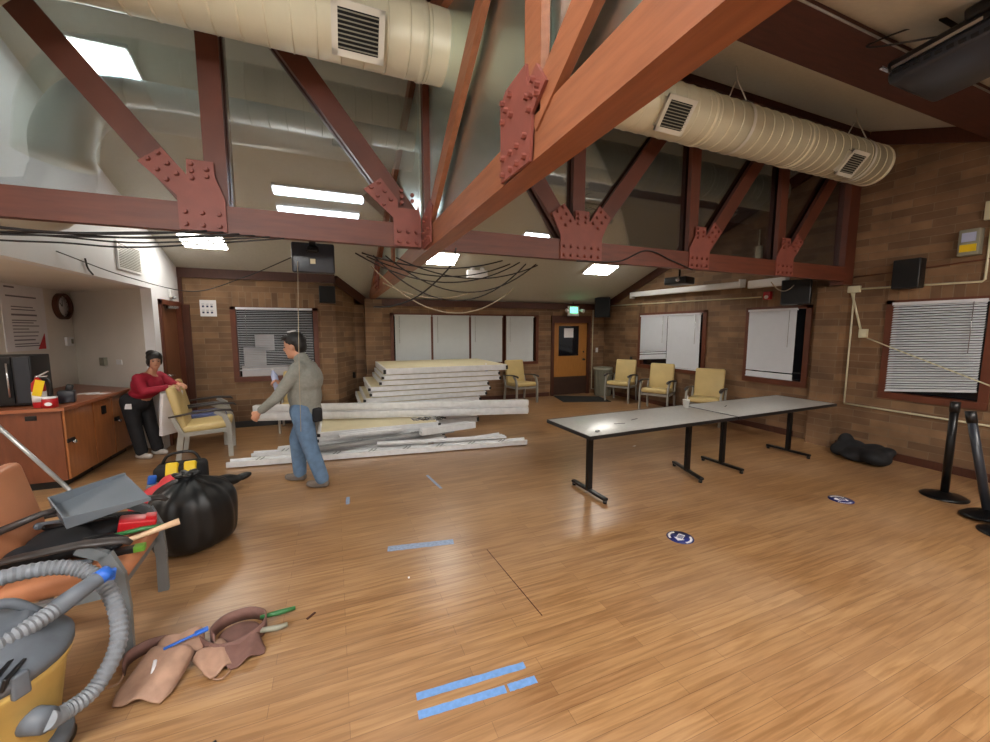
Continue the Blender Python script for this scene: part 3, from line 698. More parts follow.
# lower pile in front
zz = .0
names = ['bottom of the low front pile', 'second from the bottom of the low front pile', 'third from the bottom of the low front pile', 'top of the low front pile, below the long white beam']
for k in range(4): panel('cream panel with white frame, '+names[k], -.30+.02*k, 1.55-.03*k, 5.86, 7.75, .0755*k, .072, 'panels of the low front pile')
lay = [(.40, 2.47, 'bottom'), (.36, 2.46, 'second'), (.44, 2.58, 'third'), (.54, 2.66, 'fourth'), (.52, 2.62, 'fifth'), (.70, 2.86, 'sixth'), (.74, 2.84, 'seventh')]
z = .32
for k, (a, b, nm) in enumerate(lay):
    panel('cubicle panel in the tall stack behind the long white beam, %s from below' % nm, a, b, 6.78, 8.3, z, .074); z += .092
panel('thick cream-topped panel on top of the tall stack behind the long white beam', .77, 2.98, 6.74, 8.35, z, .10)
ZST = z
for k in range(3): panel('white framed panel under the right side of the tall stack, %s layer' % ('lowest', 'middle', 'upper')[k], 1.62, 2.44, 6.85, 8.3, .105*k, .10, 'panels below the tall stack')
b = thing('water_bottle', 'small water bottle with blue label on the ledge of the tall panel stack', 'bottle', (2.52, 6.70, .785))
def bottle(t, x, y, z, s=1):
    MB().lathe([(.026*s, z), (.03*s, z+.01), (.03*s, z+.12*s), (.012*s, z+.16*s), (.012*s, z+.17*s)], (x, y, 0), 14).build('bottle_body', 'bottle', t)
    MB().lathe([(.0305*s, z+.04*s), (.0305*s, z+.10*s)], (x, y, 0), 14).build('bottle_label', 'navy', t)
    MB().cyl((x, y, z+.17*s), (x, y, z+.188*s), .013*s).build('bottle_cap', 'paper', t)
b.location = (2.62, 6.72, .78)
for ch_ in (0,): bottle(b, 2.60, 6.83, .885-.004, 1.1)
def rail(label, a, b_, w=.09, h=.07, m='alu', clips=0, group='aluminium rails on the floor', two=False):
    a, b_ = V(a), V(b_); d = (b_-a).normalized(); s = d.cross(V((0, 0, 1))).normalized()
    t = thing('metal_rail', label, 'rail', tuple((a+b_)/2-V((0, 0, h/2))), 0, group)
    f = MB(); f.bar(a, b_, w, h*.5); 
    f.bar(a+V((0, 0, h*.25))-s*w*.42, b_+V((0, 0, h*.25))-s*w*.42, w*.16, h*.9); f.bar(a+V((0, 0, h*.25))+s*w*.42, b_+V((0, 0, h*.25))+s*w*.42, w*.16, h*.9)
    f.build('rail_channel', m, t)
    for k in range(clips):
        q = a.lerp(b_, (k+.7)/(clips+.6))+V((0, 0, h*.7))
        for e in (-.02, .03):
            c = MB(); c.bar(q+d*e-V((0, 0, h*.3)), q+d*(e+.06)+V((0, 0, h*.25)), .012, .012); c.build('clip', 'alud', t)
    return t
rail('long aluminium rail with small hooks, lowest and nearest on the floor', (-1.28, 5.72, .03), (2.62, 5.22, .03), .16, .07, 'alu', 8)
rail('aluminium rail lying on the nearest long rail, ending near the middle', (-1.05, 5.93, .035), (1.22, 5.60, .035), .12, .09, 'alu', 4)
rail('short white rail ending left of the walking man legs', (-.78, 6.14, .035), (.1, 6.15, .05), .10, .06, 'alu', 0)
rail('grey-edged flat rail tilted up towards its right end over the pile', (-.28, 5.62, .12), (1.62, 5.66, .20), .12, .07, 'alud', 2)
rail('thin white rail crossing the others towards the lower right', (.5, 5.52, .15), (2.35, 5.36, .10), .09, .03, 'alu', 0)
rail('bright white box rail poking out right, wrapped with wire loops', (1.10, 5.52, .24), (1.98, 5.74, .22), .10, .10, 'alu', 0)
rail('short white strip on the cream top of the low pile', (.02, 5.66, .27), (.85, 5.72, .27), .14, .05, 'alu', 0)
rail('pale rail lying behind the right ends of the other floor rails', (1.3, 5.50, .03), (2.38, 5.62, .04), .12, .07, 'alu', 1)
# long white double beam across everything
t = thing('white_beam', 'long white double beam lying across the low pile, in front of the tall stack', 'beam', (.9, 6.45, .33))
a, b_ = V((-1.16, 6.88, .40)), V((3.0, 5.90, .37))
for dz, nm in ((.0, 'beam_rail'), (.122, 'beam_rail')):
    f = MB(); f.bar(a+V((0, 0, dz)), b_+V((0, 0, dz)), .11, .088, bev=.006); f.bar(a+V((0, 0, dz-.055)), b_+V((0, 0, dz-.055)), .02, .04); f.build(nm, 'alu', t)
# wire tangle
for k in range(4):
    c0 = V((1.12+.11*k, 5.86-.02*k, .335+.0*k)); pts = []
    for i in range(26):
        a_ = 2*PI*i/12+k; rr = .06+.02*math.sin(i*1.7+k)
        pts.append(c0+V((math.cos(a_)*rr*1.3, math.sin(a_)*rr, .02+.03*abs(math.sin(i*.9+k)))))
    tag(MB().tube(pts, .006, 6).build('wire_coil', ['alud', 'arm', 'alud', 'cable'][k]), 'loose wire coil on the low pile, '+['leftmost of four', 'dark one, second from left', 'third from left', 'black one at the right end'][k], 'wire')

# ------------------------------------------------------------------ bin, mat, exit sign
t = thing('waste_bin', 'grey-beige ribbed waste bin with a liner in the corner by the exit door', 'bin', (6.45, 8.42, 0))
f = MB(); f.lathe([(.19, 0), (.205, .02), (.232, .66), (.245, .67), (.245, .72), (.225, .73)], (6.45, 8.42, 0), 28); f.build('bin_body', 'bin', t)
for k in range(9):
    a_ = math.radians(190+k*20); f = MB(); f.bar((6.45+.208*math.cos(a_), 8.42+.208*math.sin(a_), .04), (6.45+.235*math.cos(a_), 8.42+.235*math.sin(a_), .64), .02, .02); f.build('bin_rib', 'bin', t)
f = MB(); f.lathe([(.228, .64), (.242, .65), (.246, .735), (.22, .74), (.215, .72)], (6.45, 8.42, 0), 28, .02); f.build('bin_liner', 'bin', t)
f = MB()
f.prism([(4.98, 7.95, .001), (6.05, 7.55, .001), (6.22, 8.25, .001), (5.2, 8.78, .001)], (0, 0, 1), .012)
tag(f.build('door_mat', 'mat'), 'black rubber-backed mat on the floor in front of the exit door', 'mat')
t = thing('exit_sign', 'white exit sign with green legend and two lamp heads above the exit door', 'exit sign', (5.70, YB-.12, 2.07))
MB().bb(5.55, 5.86, YB-.16, YB-.1, 2.05, 2.30).build('sign_housing', 'fix', t)
f = MB(); f.bb(5.60, 5.81, YB-.168, YB-.16, 2.13, 2.27); f.build('sign_legend_panel', 'exit', t)
for sx in (-1, 1):
    f = MB(); f.cyl((5.705+sx*.22, YB-.16, 2.20), (5.705+sx*.24, YB-.24, 2.17), .04, .05); f.bar((5.705+sx*.15, YB-.13, 2.2), (5.705+sx*.22, YB-.15, 2.2), .02, .02); f.build('lamp_head', 'fix', t)
f = MB(); f.cyl((5.70, YB-.13, 2.3), (5.70, YB-.13, 2.40), .01); f.build('sign_stem', 'black', t)
def text(s_, size, loc, rot, m, parent, name, depth=.002, sx=1):
    cu = bpy.data.curves.new(name, 'FONT'); cu.body = s_; cu.size = size; cu.align_x = 'CENTER'; cu.align_y = 'CENTER'; cu.extrude = depth
    o = bpy.data.objects.new(name, cu); COL.objects.link(o); dg = bpy.context.evaluated_depsgraph_get(); dg.update()
    me = bpy.data.meshes.new_from_object(o.evaluated_get(dg)); bpy.data.objects.remove(o); me.materials.clear(); me.materials.append(M[m])
    o = bpy.data.objects.new(name, me); COL.objects.link(o)
    Wm = Matrix.Translation(V(loc)) @ Euler(rot).to_matrix().to_4x4() @ Matrix.Diagonal((sx, 1, 1, 1)); me.transform(Wm)
    if parent is not None: o.parent = parent; me.transform(world(parent).inverted())
    return o
text('EXIT', .095, (5.705, YB-.171, 2.20), (PI/2, 0, 0), 'paper', t, 'sign_lettering', .001, .8)

# ------------------------------------------------------------------ wall speakers, screens
def speaker(label, c, d, rz, brk=None):
    t = thing('wall_speaker', label, 'speaker', (c[0], c[1], c[2]-d[2]/2), 0, 'black loudspeakers')
    R = Euler((0, 0, rz)).to_matrix(); n = R@V((0, -1, 0))
    MB().box(c, d, R, .012).build('speaker_case', 'black', t)
    MB().box(V(c)+n*(d[1]/2+.004), (d[0]*.9, .01, d[2]*.92), R).build('speaker_grille', 'matblack', t)
    f = MB(); f.bar(V(c)-n*(d[1]/2), V(c)-n*(d[1]/2+(brk or .07)), .04, .04); f.build('speaker_bracket', 'blackmetal', t)
    return t
speaker('small black speaker on the left brick wall, right of the half open blind', (-.07, 7.86, 2.335), (.27, .18, .30), 0)
speaker('tall black speaker in the far right corner beside the exit door', (6.46, 8.52, 2.27), (.38, .30, .50), math.radians(-40), .10)
speaker('black angled speaker below the right end of the cross truss', (6.52, 3.92, 2.27), (.36, .30, .36), math.radians(-62), .12)
speaker('square black speaker on the near right wall, above the crooked blind', (6.66, 2.72, 2.40), (.26, .14, .36), math.radians(-90), .06)
t = thing('hanging_screen', 'black flat screen seen from behind, hanging below the left part of the cross truss', 'screen', (-.13, 3.80, 2.20))
MB().box((-.13, 3.80, 2.32), (.335, .07, .25), None, .015).build('screen_shell', 'tvg', t)
MB().box((-.13, 3.76, 2.39), (.09, .03, .05), None, .01).build('mount_plate', 'blackmetal', t)
MB().box((-.135, 3.762, 2.29), (.04, .008, .04)).build('rating_sticker', 'cream', t)
f = MB(); f.bar((-.13, 3.76, 2.43), (-.13, 3.50, 2.47), .05, .03); f.build('hanging_bracket', 'blackmetal', t)
# projection screen housing on the right wall
t = thing('screen_housing', 'long white projection screen housing under the ceiling along the right brick wall', 'projection screen', (6.62, 6.3, 2.45))
f = MB(); f.bar((6.62, 7.62, 2.53), (6.62, 4.88, 2.49), .11, .11, bev=.02); f.build('housing_tube', 'fix', t)
for y in (7.62, 4.88):
    f = MB(); f.box((6.63, y, 2.51), (.15, .03, .14), None, .008); f.build('end_cap', 'fix', t)
f = MB(); f.box((6.62, 4.43, 2.47), (.10, .62, .13), None, .015)
tag(f.build('short_screen_housing', 'fix'), 'short white housing on the right wall between the long one and the black speaker', 'housing')
t = thing('projector', 'black projector hanging beside the long white screen housing', 'projector', (6.2, 6.0, 2.62))
MB().box((6.1, 5.75, 2.62), (.36, .42, .13), (0, 0, .3), .02).build('projector_body', 'black', t)
MB().cyl((5.9, 5.6, 2.62), (5.86, 5.57, 2.62), .04).build('lens', 'chrome', t)
f = MB(); f.cyl((6.1, 5.75, 2.68), (6.1, 5.75, cz(5.75)-.001), .02); f.build('ceiling_pole', 'blackmetal', t)
t = thing('emergency_light', 'white box with two small lamps on the ceiling right of the middle lit panel', 'emergency light', (2.62, 7.45, 2.84))
MB().box((2.62, 7.36, 2.77), (.42, .10, .16), None, .02).build('light_box', 'fix', t)
for sx in (-1, 1): MB().ell((2.62+sx*.1, 7.34, 2.87), (.045, .045, .04)).build('lamp_head', 'fix', t)

# device hanging at the upper right
t = thing('ceiling_projector', 'large black projector hung at the upper right corner, with silver strip and red light', 'projector', (3.6, 1.35, 3.1))
A, B = V((3.42, 1.62, 3.32)), V((3.80, 1.15, 3.36))
R = Euler((.0, math.radians(4), math.radians(-8))).to_matrix()
R2 = Matrix.Rotation(math.radians(-6), 3, 'X')
C0 = V((3.80, 1.32, 3.42))
f = MB(); f.box(C0, (.60, .66, .09), R2, .03); f.build('projector_body', 'tvg', t)
f = MB(); f.box(C0+V((0, .02, .085)), (.54, .66, .07), R2, .02); f.build('projector_top', 'black', t)
f = MB(); f.box(C0+V((-.313, .1, .035)), (.008, .40, .02), R2); f.build('silver_strip', 'chrome', t)
f = MB(); f.box(C0+V((-.20, .365, .06)), (.20, .02, .012), R2); f.build('silver_trim', 'chrome', t)
f = MB(); f.box(C0+V((-.314, -.19, -.005)), (.01, .012, .008), R2); f.build('red_indicator', 'led', t)
f = MB()
for k in range(9): f.box(C0+V((-.303, .28-.05*k, -.012)), (.012, .03, .02), R2)
f.build('side_vents', 'matblack', t)
f = MB(); f.box(C0+V((-.22, -.12, .14)), (.16, .22, .07), R2, .015); f.build('cable_box', 'black', t)
for k, (dx, dy) in enumerate(((-.2, .2), (.2, .2), (-.2, -.2), (.2, -.2))):
    f = MB(); f.cyl(C0+V((dx, dy, .09)), V((C0.x, C0.y, C0.z+.26)), .012, n=8); f.build('mount_arm', 'blackmetal', t)
f = MB(); f.cyl((C0.x, C0.y, C0.z+.24), (C0.x, C0.y, cz(C0.y)), .03); f.box((C0.x, C0.y, C0.z+.25), (.34, .3, .02), None, .005); f.build('mount_pole', 'blackmetal', t)
f = MB(); f.tube(bez([C0+V((-.25, .1, .10)), C0+V((-.38, .35, .16)), C0+V((-.28, .45, .26)), C0+V((-.1, .3, .32)), C0+V((0, .05, .28))], 8), .006, 8)
tag(f.build('power_cord', 'cable'), 'thin dark cord looping at the left end of the upper right projector', 'cord')

# ------------------------------------------------------------------ conduits and boxes on the right wall
def pipe(label, pts, r=.012, m='conduit', cat='conduit', group='cream conduits on the right wall'):
    return tag(MB().tube(pts, r, 8, smooth=True).build('wall_conduit', m), label, cat, group)
x_ = XR-.018
pipe('cream conduit running level high on the far right wall into the corner', [(x_, YB-.03, 2.33), (x_, 4.62, 2.26)])
pipe('cream conduit going from the door side down the back wall beside the exit door', [(6.70, YB-.018, 2.36), (6.42, YB-.018, 2.36), (6.40, YB-.018, 2.34), (6.40, YB-.018, .12), (6.55, YB-.018, .10)])
pipe('cream conduit level above the crooked blind, turning up at its right end', [(x_, 3.24, 2.27), (x_, 2.13, 2.25), (x_, 2.11, 2.27), (x_, 2.11, 3.4)])
pipe('cream conduit dropping straight down from the corner box to the low run', [(x_, 3.31, 2.25), (x_, 3.31, .67)])
pipe('cream conduit running low and level under the crooked blind', [(x_, 3.31, .66), (x_, 1.2, .63)])
pipe('cream surface cord slanting from the corner box to the small lower box', [(x_, 3.34, 2.23), (x_, 3.2, 1.72)], .014)
pipe('thin cream cord slanting down across the crooked blind', [(XR-.04, 3.15, 1.62), (XR-.10, 2.86, 1.50), (XR-.10, 1.5, .90), (XR-.10, 1.2, .8)], .008)
pipe('thin brown cable strung above the square black speaker', [(x_, 3.36, 2.44), (x_, 2.9, 2.45), (x_, 2.0, 2.50), (x_, 1.6, 2.54)], .007, 'frame')
def wbox(label, y, z, w, h, d=.05, m='conduit', cat='junction box', nm='junction_box'):
    return tag(MB().bb(XR-d, XR, y-w/2, y+w/2, z-h/2, z+h/2, .006).build(nm, m), label, cat)
wbox('cream junction box at the top where three conduits meet, right of the truss end', 3.31, 2.27, .14, .09)
wbox('small cream box where the slanting cords meet above the crooked blind', 3.16, 1.66, .09, .12)
wbox('cream box at the right picture edge above the grey sounder', 2.12, 3.02, .10, .20)
t = thing('alarm_sounder', 'grey alarm unit with yellow label high on the near right wall', 'alarm', (XR-.05, 2.25, 2.53))
MB().bb(XR-.10, XR, 2.16, 2.33, 2.55, 2.84, .01).build('alarm_case', 'bin', t)
MB().bb(XR-.106, XR-.10, 2.18, 2.31, 2.59, 2.67).build('yellow_label', 'yellow', t)
MB().bb(XR-.11, XR-.10, 2.19, 2.30, 2.70, 2.80).build('alarm_lens', 'bottle', t)
t = thing('fire_strobe', 'small red fire alarm with white strobe above the narrow right window', 'fire alarm', (XR-.03, 4.50, 2.20))
MB().bb(XR-.06, XR, 4.44, 4.56, 2.21, 2.34, .008).build('strobe_base', 'red', t); MB().ell((XR-.07, 4.5, 2.25), (.02, .035, .03)).build('strobe_lens', 'fix', t)
wbox('small dark outlet on the right wall beside the far yellow chairs', 7.75, .98, .08, .12, .02, 'black', 'outlet', 'outlet')
tag(MB().bb(6.52, 6.59, YB-.015, YB, 1.10, 1.22, .003).build('light_switch', 'fix'), 'white light switch right of the exit door', 'switch')
tag(MB().bb(-.33, -.26, YL-.015, YL, .50, .60, .003).build('outlet', 'fix'), 'white outlet low on the left brick wall behind the walking man', 'outlet')
tag(MB().box((.36, 8.62, .78), (.08, .03, .12), (0, 0, -.9)).build('outlet', 'black'), 'black outlet on the angled brick wall left of the panel stack', 'outlet')

# notice on the left brick wall
t = thing('wall_notice', 'small white printed notice on the brick wall right of the brown door', 'notice', (-1.95, YL, 1.90))
MB().bb(-2.03, -1.80, YL-.006, YL, 1.93, 2.20).build('notice_sheet', 'paper', t)
f = MB()
for i in range(3):
    for j in range(2):
        f.bb(-2.00+i*.06, -1.97+i*.06, YL-.008, YL-.006, 1.98+j*.10, 2.01+j*.10); f.bb(-2.005+i*.06, -1.965+i*.06, YL-.008, YL-.006, 2.03+j*.10, 2.036+j*.10)
f.build('notice_print', 'inkb', t)

# ------------------------------------------------------------------ alcove: cabinets, counter and what stands there
def hand(f, x, y, z): f.bb(x, x+.006, y, y+.1, z, z+.05)
cf = -2.72
def cabinet(label, y0, y1, endm='cab'):
    t = thing('base_cabinet', label, 'cabinet', ((cf-3.67)/2, (y0+y1)/2, 0), 0, 'base cabinets under the counter')
    MB().bb(-3.67, cf-.02, y0, y1, .08, .85).build('cabinet_body', endm, t)
    MB().bb(-3.6, cf-.07, y0+.02, y1, 0, .08).build('toe_kick', 'black', t)
    return t
c1 = cabinet('cherry laminate base cabinet at the corner, nearest to the viewer', 5.62, 6.18, 'cabdark')
d = MB().bb(cf-.02, cf, 5.64, 6.17, .09, .84).build('cabinet_door', 'cab', c1)
f = MB(); f.bb(cf, cf+.012, 5.63, 5.76, .49, .53); f.build('hasp', 'black', d); MB().cyl((cf+.005, 5.73, .48), (cf+.03, 5.73, .48), .02).build('padlock', 'chrome', d)
MB().bb(-3.02, -2.93, 5.612, 5.62, .76, .81, .002).build('cable_grommet', 'black', c1)
c2 = cabinet('cherry laminate base cabinet in the middle, with a dark square plate', 6.18, 6.62)
d = MB().bb(cf-.02, cf, 6.19, 6.61, .09, .84).build('cabinet_door', 'cab', c2)
MB().bb(cf, cf+.012, 6.36, 6.45, .66, .76).build('door_plate', 'black', d)
c3 = cabinet('cherry laminate base cabinet at the far end, behind the woman', 6.62, 7.06)
d = MB().bb(cf-.02, cf, 6.63, 7.05, .09, .84).build('cabinet_door', 'cab', c3)
f = MB(); f.bb(cf, cf+.012, 6.64, 6.76, .51, .56); f.build('hasp', 'black', d); MB().cyl((cf+.005, 6.74, .50), (cf+.03, 6.74, .50), .02).build('padlock', 'chrome', d)
f = MB(); f.prism([(-3.68, 5.58, .852), (cf+.03, 5.58, .852), (cf+.03, 7.0, .852), (-2.53, 6.98, .852), (-3.68, 7.96, .852)], (0, 0, 1), .035)
tag(f.build('worktop', 'ctop'), 'reddish brown laminate counter top in the alcove, running over the cabinets', 'counter')
t = thing('microwave', 'black microwave on the counter at the left picture edge', 'microwave', (-3.25, 5.95, .887))
MB().bb(-3.62, -3.02, 5.80, 6.12, .90, 1.44, .01).build('oven_case', 'black', t)
d = MB().bb(-3.60, -3.17, 5.785, 5.80, .93, 1.42).build('oven_door', 'black', t); MB().bb(-3.15, -3.03, 5.79, 5.80, .93, 1.42).build('control_panel', 'tvg', t)
f = MB(); f.cyl((-3.19, 5.76, 1.0), (-3.19, 5.76, 1.36), .01, n=8); f.build('door_handle', 'chrome', t)
t = thing('fire_extinguisher', 'red fire extinguisher with yellow tag standing before the microwave', 'fire extinguisher', (-2.93, 5.70, .887))
x, y = -2.93, 5.70
MB().lathe([(.05, .887), (.055, .90), (.055, 1.10), (.05, 1.15), (.025, 1.185), (.018, 1.21)], (x, y, 0), 20).build('cylinder', 'red', t)
MB().lathe([(.0562, .95), (.0562, 1.06)], (x, y, 0), 20).build('label_band', 'paper', t)
f = MB(); f.bar((x-.01, y, 1.21), (x+.09, y, 1.27), .022, .012); f.bar((x-.01, y, 1.215), (x+.08, y, 1.22), .022, .012); f.cyl((x, y, 1.19), (x, y, 1.23), .018); f.build('lever', 'chrome', t)
f = MB(); f.box((x+.03, y-.062, 1.10), (.075, .004, .17), (0, .25, 0)); f.build('inspection_tag', 'yellow', t)
f = MB(); f.tube(bez([(x, y, 1.21), (x+.09, y, 1.18), (x+.09, y, 1.05), (x+.08, y, .96)], 6), .01, 8); f.build('hose', 'black', t)
t = thing('red_tin', 'short red tin with white oval label in front of the extinguisher', 'tin', (-2.84, 5.63, .887))
MB().lathe([(.062, .887), (.062, .975), (.058, .98), (.058, .99)], (-2.83, 5.655, 0), 22).build('tin_body', 'red', t)
MB().lathe([(.06, .985), (.06, 1.0), (.0, 1.0)], (-2.83, 5.655, 0), 22).build('tin_lid', 'paper', t)
MB().ell((-2.815, 5.592, .93), (.032, .004, .02)).build('tin_label', 'paper', t)
t = thing('charger_stand', 'dark grey device right behind the extinguisher on the counter', 'device', (-2.83, 5.92, .887))
MB().box((-2.83, 5.95, .96), (.14, .12, .14), (0, 0, .3), .015).build('device_body', 'tvg', t)
MB().box((-2.80, 5.95, 1.06), (.06, .05, .07), (0, .3, .3), .01).build('device_head', 'black', t)
for (a, b, c_, r) in ((-2.98, 6.72, 'white paper lying on the counter, left of two', .3), (-2.84, 6.62, 'white paper lying on the counter, right of two', -.2)):
    tag(MB().box((a, b, .8895), (.20, .13, .003), (0, 0, r)).build('paper_sheet', 'paper'), c_, 'paper')
# wall things in the alcove
t = thing('wall_clock', 'round wall clock with dark rim on the alcove wall above the counter', 'clock', (XA, 7.84, 1.87))
def ringx(x, y, z, r0, r1, d): 
    mb = MB(); n = 40
    for i in range(n):
        a0, a1 = 2*PI*i/n, 2*PI*(i+1)/n
        q = lambda r, a: (y+r*math.cos(a), z+r*math.sin(a))
        (p0, p1), (p2, p3), (p4, p5), (p6, p7) = q(r0, a0), q(r1, a0), q(r1, a1), q(r0, a1)
        mb.add([(x+d, p0, p1), (x+d, p2, p3), (x+d, p4, p5), (x+d, p6, p7), (x, p0, p1), (x, p2, p3), (x, p4, p5), (x, p6, p7)], [(0, 1, 2, 3), (1, 5, 6, 2), (0, 3, 7, 4), (4, 7, 6, 5)])
    return mb
ringx(XA, 7.84, 2.05, .155, .19, .06).build('clock_rim', 'trim', t)
MB().cyl((XA, 7.84, 2.05), (XA+.02, 7.84, 2.05), .157, n=40).build('clock_face', 'paper', t)
f = MB(); f.bar((XA+.024, 7.84, 2.05), (XA+.024, 7.85, 2.14), .004, .008); f.bar((XA+.024, 7.84, 2.05), (XA+.024, 7.79, 2.10), .004, .008)
f.build('clock_hands', 'black', t)
f = MB()
for i in range(12): a_ = i*PI/6; f.box((XA+.023, 7.84+.13*math.cos(a_), 2.05+.13*math.sin(a_)), (.003, .012, .012))
f.build('hour_marks', 'black', t)
t = thing('wall_poster', 'large pale printed poster with grey lines on the alcove wall behind the microwave', 'poster', (XA, 7.05, 1.45))
MB().bb(XA, XA+.008, 6.70, 7.48, 1.44, 2.30).build('poster_sheet', 'paper', t)
f = MB(); k = 0
for z0, w0, w1, h in ((2.24, .05, .22, .02), (2.13, .06, .60, .018), (2.00, .13, .52, .012), (1.965, .13, .56, .012), (1.90, .12, .58, .022), (1.83, .12, .56, .012), (1.80, .12, .50, .012), (1.76, .12, .6, .012), (1.72, .12, .4, .012), (1.68, .12, .58, .012), (1.63, .12, .56, .012), (1.58, .12, .5, .016), (1.53, .12, .56, .012), (1.50, .12, .58, .012)):
    f.bb(XA+.008, XA+.0095, 6.72+w0, 6.72+w1, z0-h/2, z0+h/2)
f.build('poster_print', 'ink', t)
tag(MB().prism([(XA+.012, 7.25, 1.45), (XA+.012, 7.40, 1.45), (XA+.012, 7.40, 1.66)], (1, 0, 0), .004).build('red_triangle', 'redcloth'), 'small red triangle of paper at the lower right corner of the poster', 'paper')
t = thing('thermostat', 'small white thermostat on the alcove wall below the clock', 'thermostat', (XA, 7.93, 1.45))
MB().bb(XA, XA+.03, 7.85, 8.02, 1.47, 1.60, .006).build('thermostat_case', 'fix', t); MB().bb(XA+.03, XA+.034, 7.95, 8.0, 1.5, 1.57).build('thermostat_display', 'bin', t)
def dg(s_, z, off=.02):  # point on the angled alcove wall
    a, b = V((XA, 8.1, z)), V((XL-.12, 6.98, z)); d_ = (b-a); n = V((-.66, -.75, 0)).normalized(); return a+d_*s_+n*off
for s_, m, l, w_ in ((.42, 'bin', 'grey outlet box on the angled alcove wall above the counter', .11), (.62, 'fix', 'flat white outlet plate on the angled alcove wall, right of the grey box', .12)):
    tag(MB().box(dg(s_, 1.24, .02 if m == 'bin' else .006), (w_, .05 if m == 'bin' else .012, .12 if m == 'bin' else .07), (0, 0, math.radians(-41))).build('outlet', m), l, 'outlet')
t = thing('wall_vent', 'grey louvred vent high on the white left wall', 'vent', (XL, 6.32, 2.48))
MB().bb(XL, XL+.02, 6.02, 6.62, 2.42, 2.74).build('vent_frame', 'fix', t)
f = MB()
for i in range(14): f.bb(XL+.02, XL+.026, 6.05, 6.59, 2.45+i*.02, 2.458+i*.02)
f.build('vent_louvres', 'bin', t)
t = thing('wall_detector', 'small white detector on the left wall above the brown door', 'detector', (XL, 7.6, 2.2))
MB().bb(XL, XL+.04, 7.54, 7.66, 2.20, 2.32, .01).build('detector_base', 'fix', t); MB().ell((XL+.05, 7.6, 2.2), (.03, .03, .025)).build('detector_lens', 'alud', t)

# ------------------------------------------------------------------ floor marks
def strip(label, a, b_, w, m, nm='floor_tape', cat='tape'):
    a, b_ = V((*a, .0015)), V((*b_, .0015)); d_ = (b_-a).normalized(); s_ = V((-d_.y, d_.x, 0))*w/2
    n = 14; L = []; Rr = []
    for i in range(n+1):
        q = a.lerp(b_, i/n); L.append(q+s_*(1+random.uniform(-.08, .08))); Rr.append(q-s_*(1+random.uniform(-.08, .08)))
    return tag(MB().prism(L+Rr[::-1], (0, 0, -1), .0008).build(nm, m), label, cat)
strip('blue tape strip on the floor at bottom centre, upper of the pair', (.295, 1.705), (.845, 1.672), .040, 'tape')
strip('long blue tape strip at bottom centre, lower of the pair', (.285, 1.612), (.70, 1.585), .042, 'tape')
strip('short blue tape piece continuing the lower strip at bottom centre', (.715, 1.584), (.86, 1.578), .042, 'tape')
strip('worn grey-blue tape strip on the floor in the middle of the room', (.33, 3.05), (.84, 2.96), .075, 'tapep')
strip('small faint tape piece left, near the walking man', (.075, 4.2), (.065, 4.02), .035, 'tapep')
strip('small faint tape piece right, between man and tables', (.96, 4.5), (1.02, 4.05), .03, 'tapep')
strip('dark thin scratch in the floor boards', (1.05, 2.75), (1.10, 1.95), .006, 'trim', 'floor_scratch', 'scratch')
def disc(label, x, y, r, rz):
    t = thing('floor_sticker', label, 'sticker', (x, y, 0), 0, 'round floor stickers')
    MB().cyl((x, y, .0002), (x, y, .0015), r, n=40).build('sticker_disc', 'navy', t)
    R = Matrix.Rotation(rz, 3, 'Z')
    P = [(-.62, 0), (-.2, .42), (-.2, .24), (.55, .24), (.55, -.24), (-.2, -.24), (-.2, -.42)]
    MB().prism([V((x, y, .0016))+R@V((a*r, b*r, 0)) for a, b in P], (0, 0, 1), .0004).build('sticker_arrow', 'paper', t)
    for s0 in (0, PI):
        f = MB()
        for k in range(9): a_ = s0+math.radians(-40+k*10); f.box(V((x, y, .0018))+R@V((.8*r*math.cos(a_+PI/2), .8*r*math.sin(a_+PI/2), 0)), (.012, .018, .0006), (0, 0, a_+rz))
        f.build('sticker_print', 'paper', t)
    f = MB()
    for k in range(3): f.box(V((x, y, .0022))+R@V(((-.1+.2*k)*r, 0, 0)), (.014, .04, .0006), (0, 0, rz))
    f.build('sticker_symbol', 'navy', t)
disc('round navy sticker with white arrow on the floor in front of the long tables', 2.60, 2.315, .105, .5)
disc('round navy sticker on the floor near the right brick wall', 4.70, 2.25, .105, -.6)
for (x, y, a_, l) in ((4.05, 4.5, .2, 'small pale scrap on the floor under the long tables'), (.42, 2.62, 0, 'tiny white crumb on the floor below the worn tape'), (-.19, 2.47, .8, 'thin dark splinter on the floor right of the tool belt')):
    tag(MB().box((x, y, .004), (.06 if 'crumb' not in l else .012, .012, .006), (0, 0, a_)).build('debris', 'paper' if 'splinter' not in l else 'trim'), l, 'debris')

# ------------------------------------------------------------------ stanchions, jacket, right edge
def stanchion(label, x, y, lean=(0, 0), h=.95, rz=0):
    t = thing('queue_post', label, 'stanchion', (x, y, 0), 0, 'black queue posts')
    MB().lathe([(.175, 0), (.178, .012), (.15, .028), (.06, .045), (.035, .06)], (x, y, 0), 32).build('post_base', 'blackmetal', t)
    top = V((x+lean[0], y+lean[1], h)); f = MB(); f.cyl((x, y, .04), top, .032, .032, 16); f.build('post', 'blackmetal', t)
    d_ = (top-V((x, y, .04))).normalized(); f = MB(); f.cyl(top-d_*.09, top+d_*.012, .037, .037, 16); f.build('belt_head', 'black', t)
stanchion('black queue post standing upright, leftmost of the group at the right edge', 5.76, 1.89, (.0, 0), .98)
t = thing('queue_post', 'black queue post leaning left with tilted base, second of the group', 'stanchion', (5.42, 1.49, 0), 0, 'black queue posts')
top = V((5.37, 1.66, .96)); bs = V((5.42, 1.49, .04)); d_ = (top-bs).normalized()
Q = d_.to_track_quat('Z', 'Y').to_matrix()
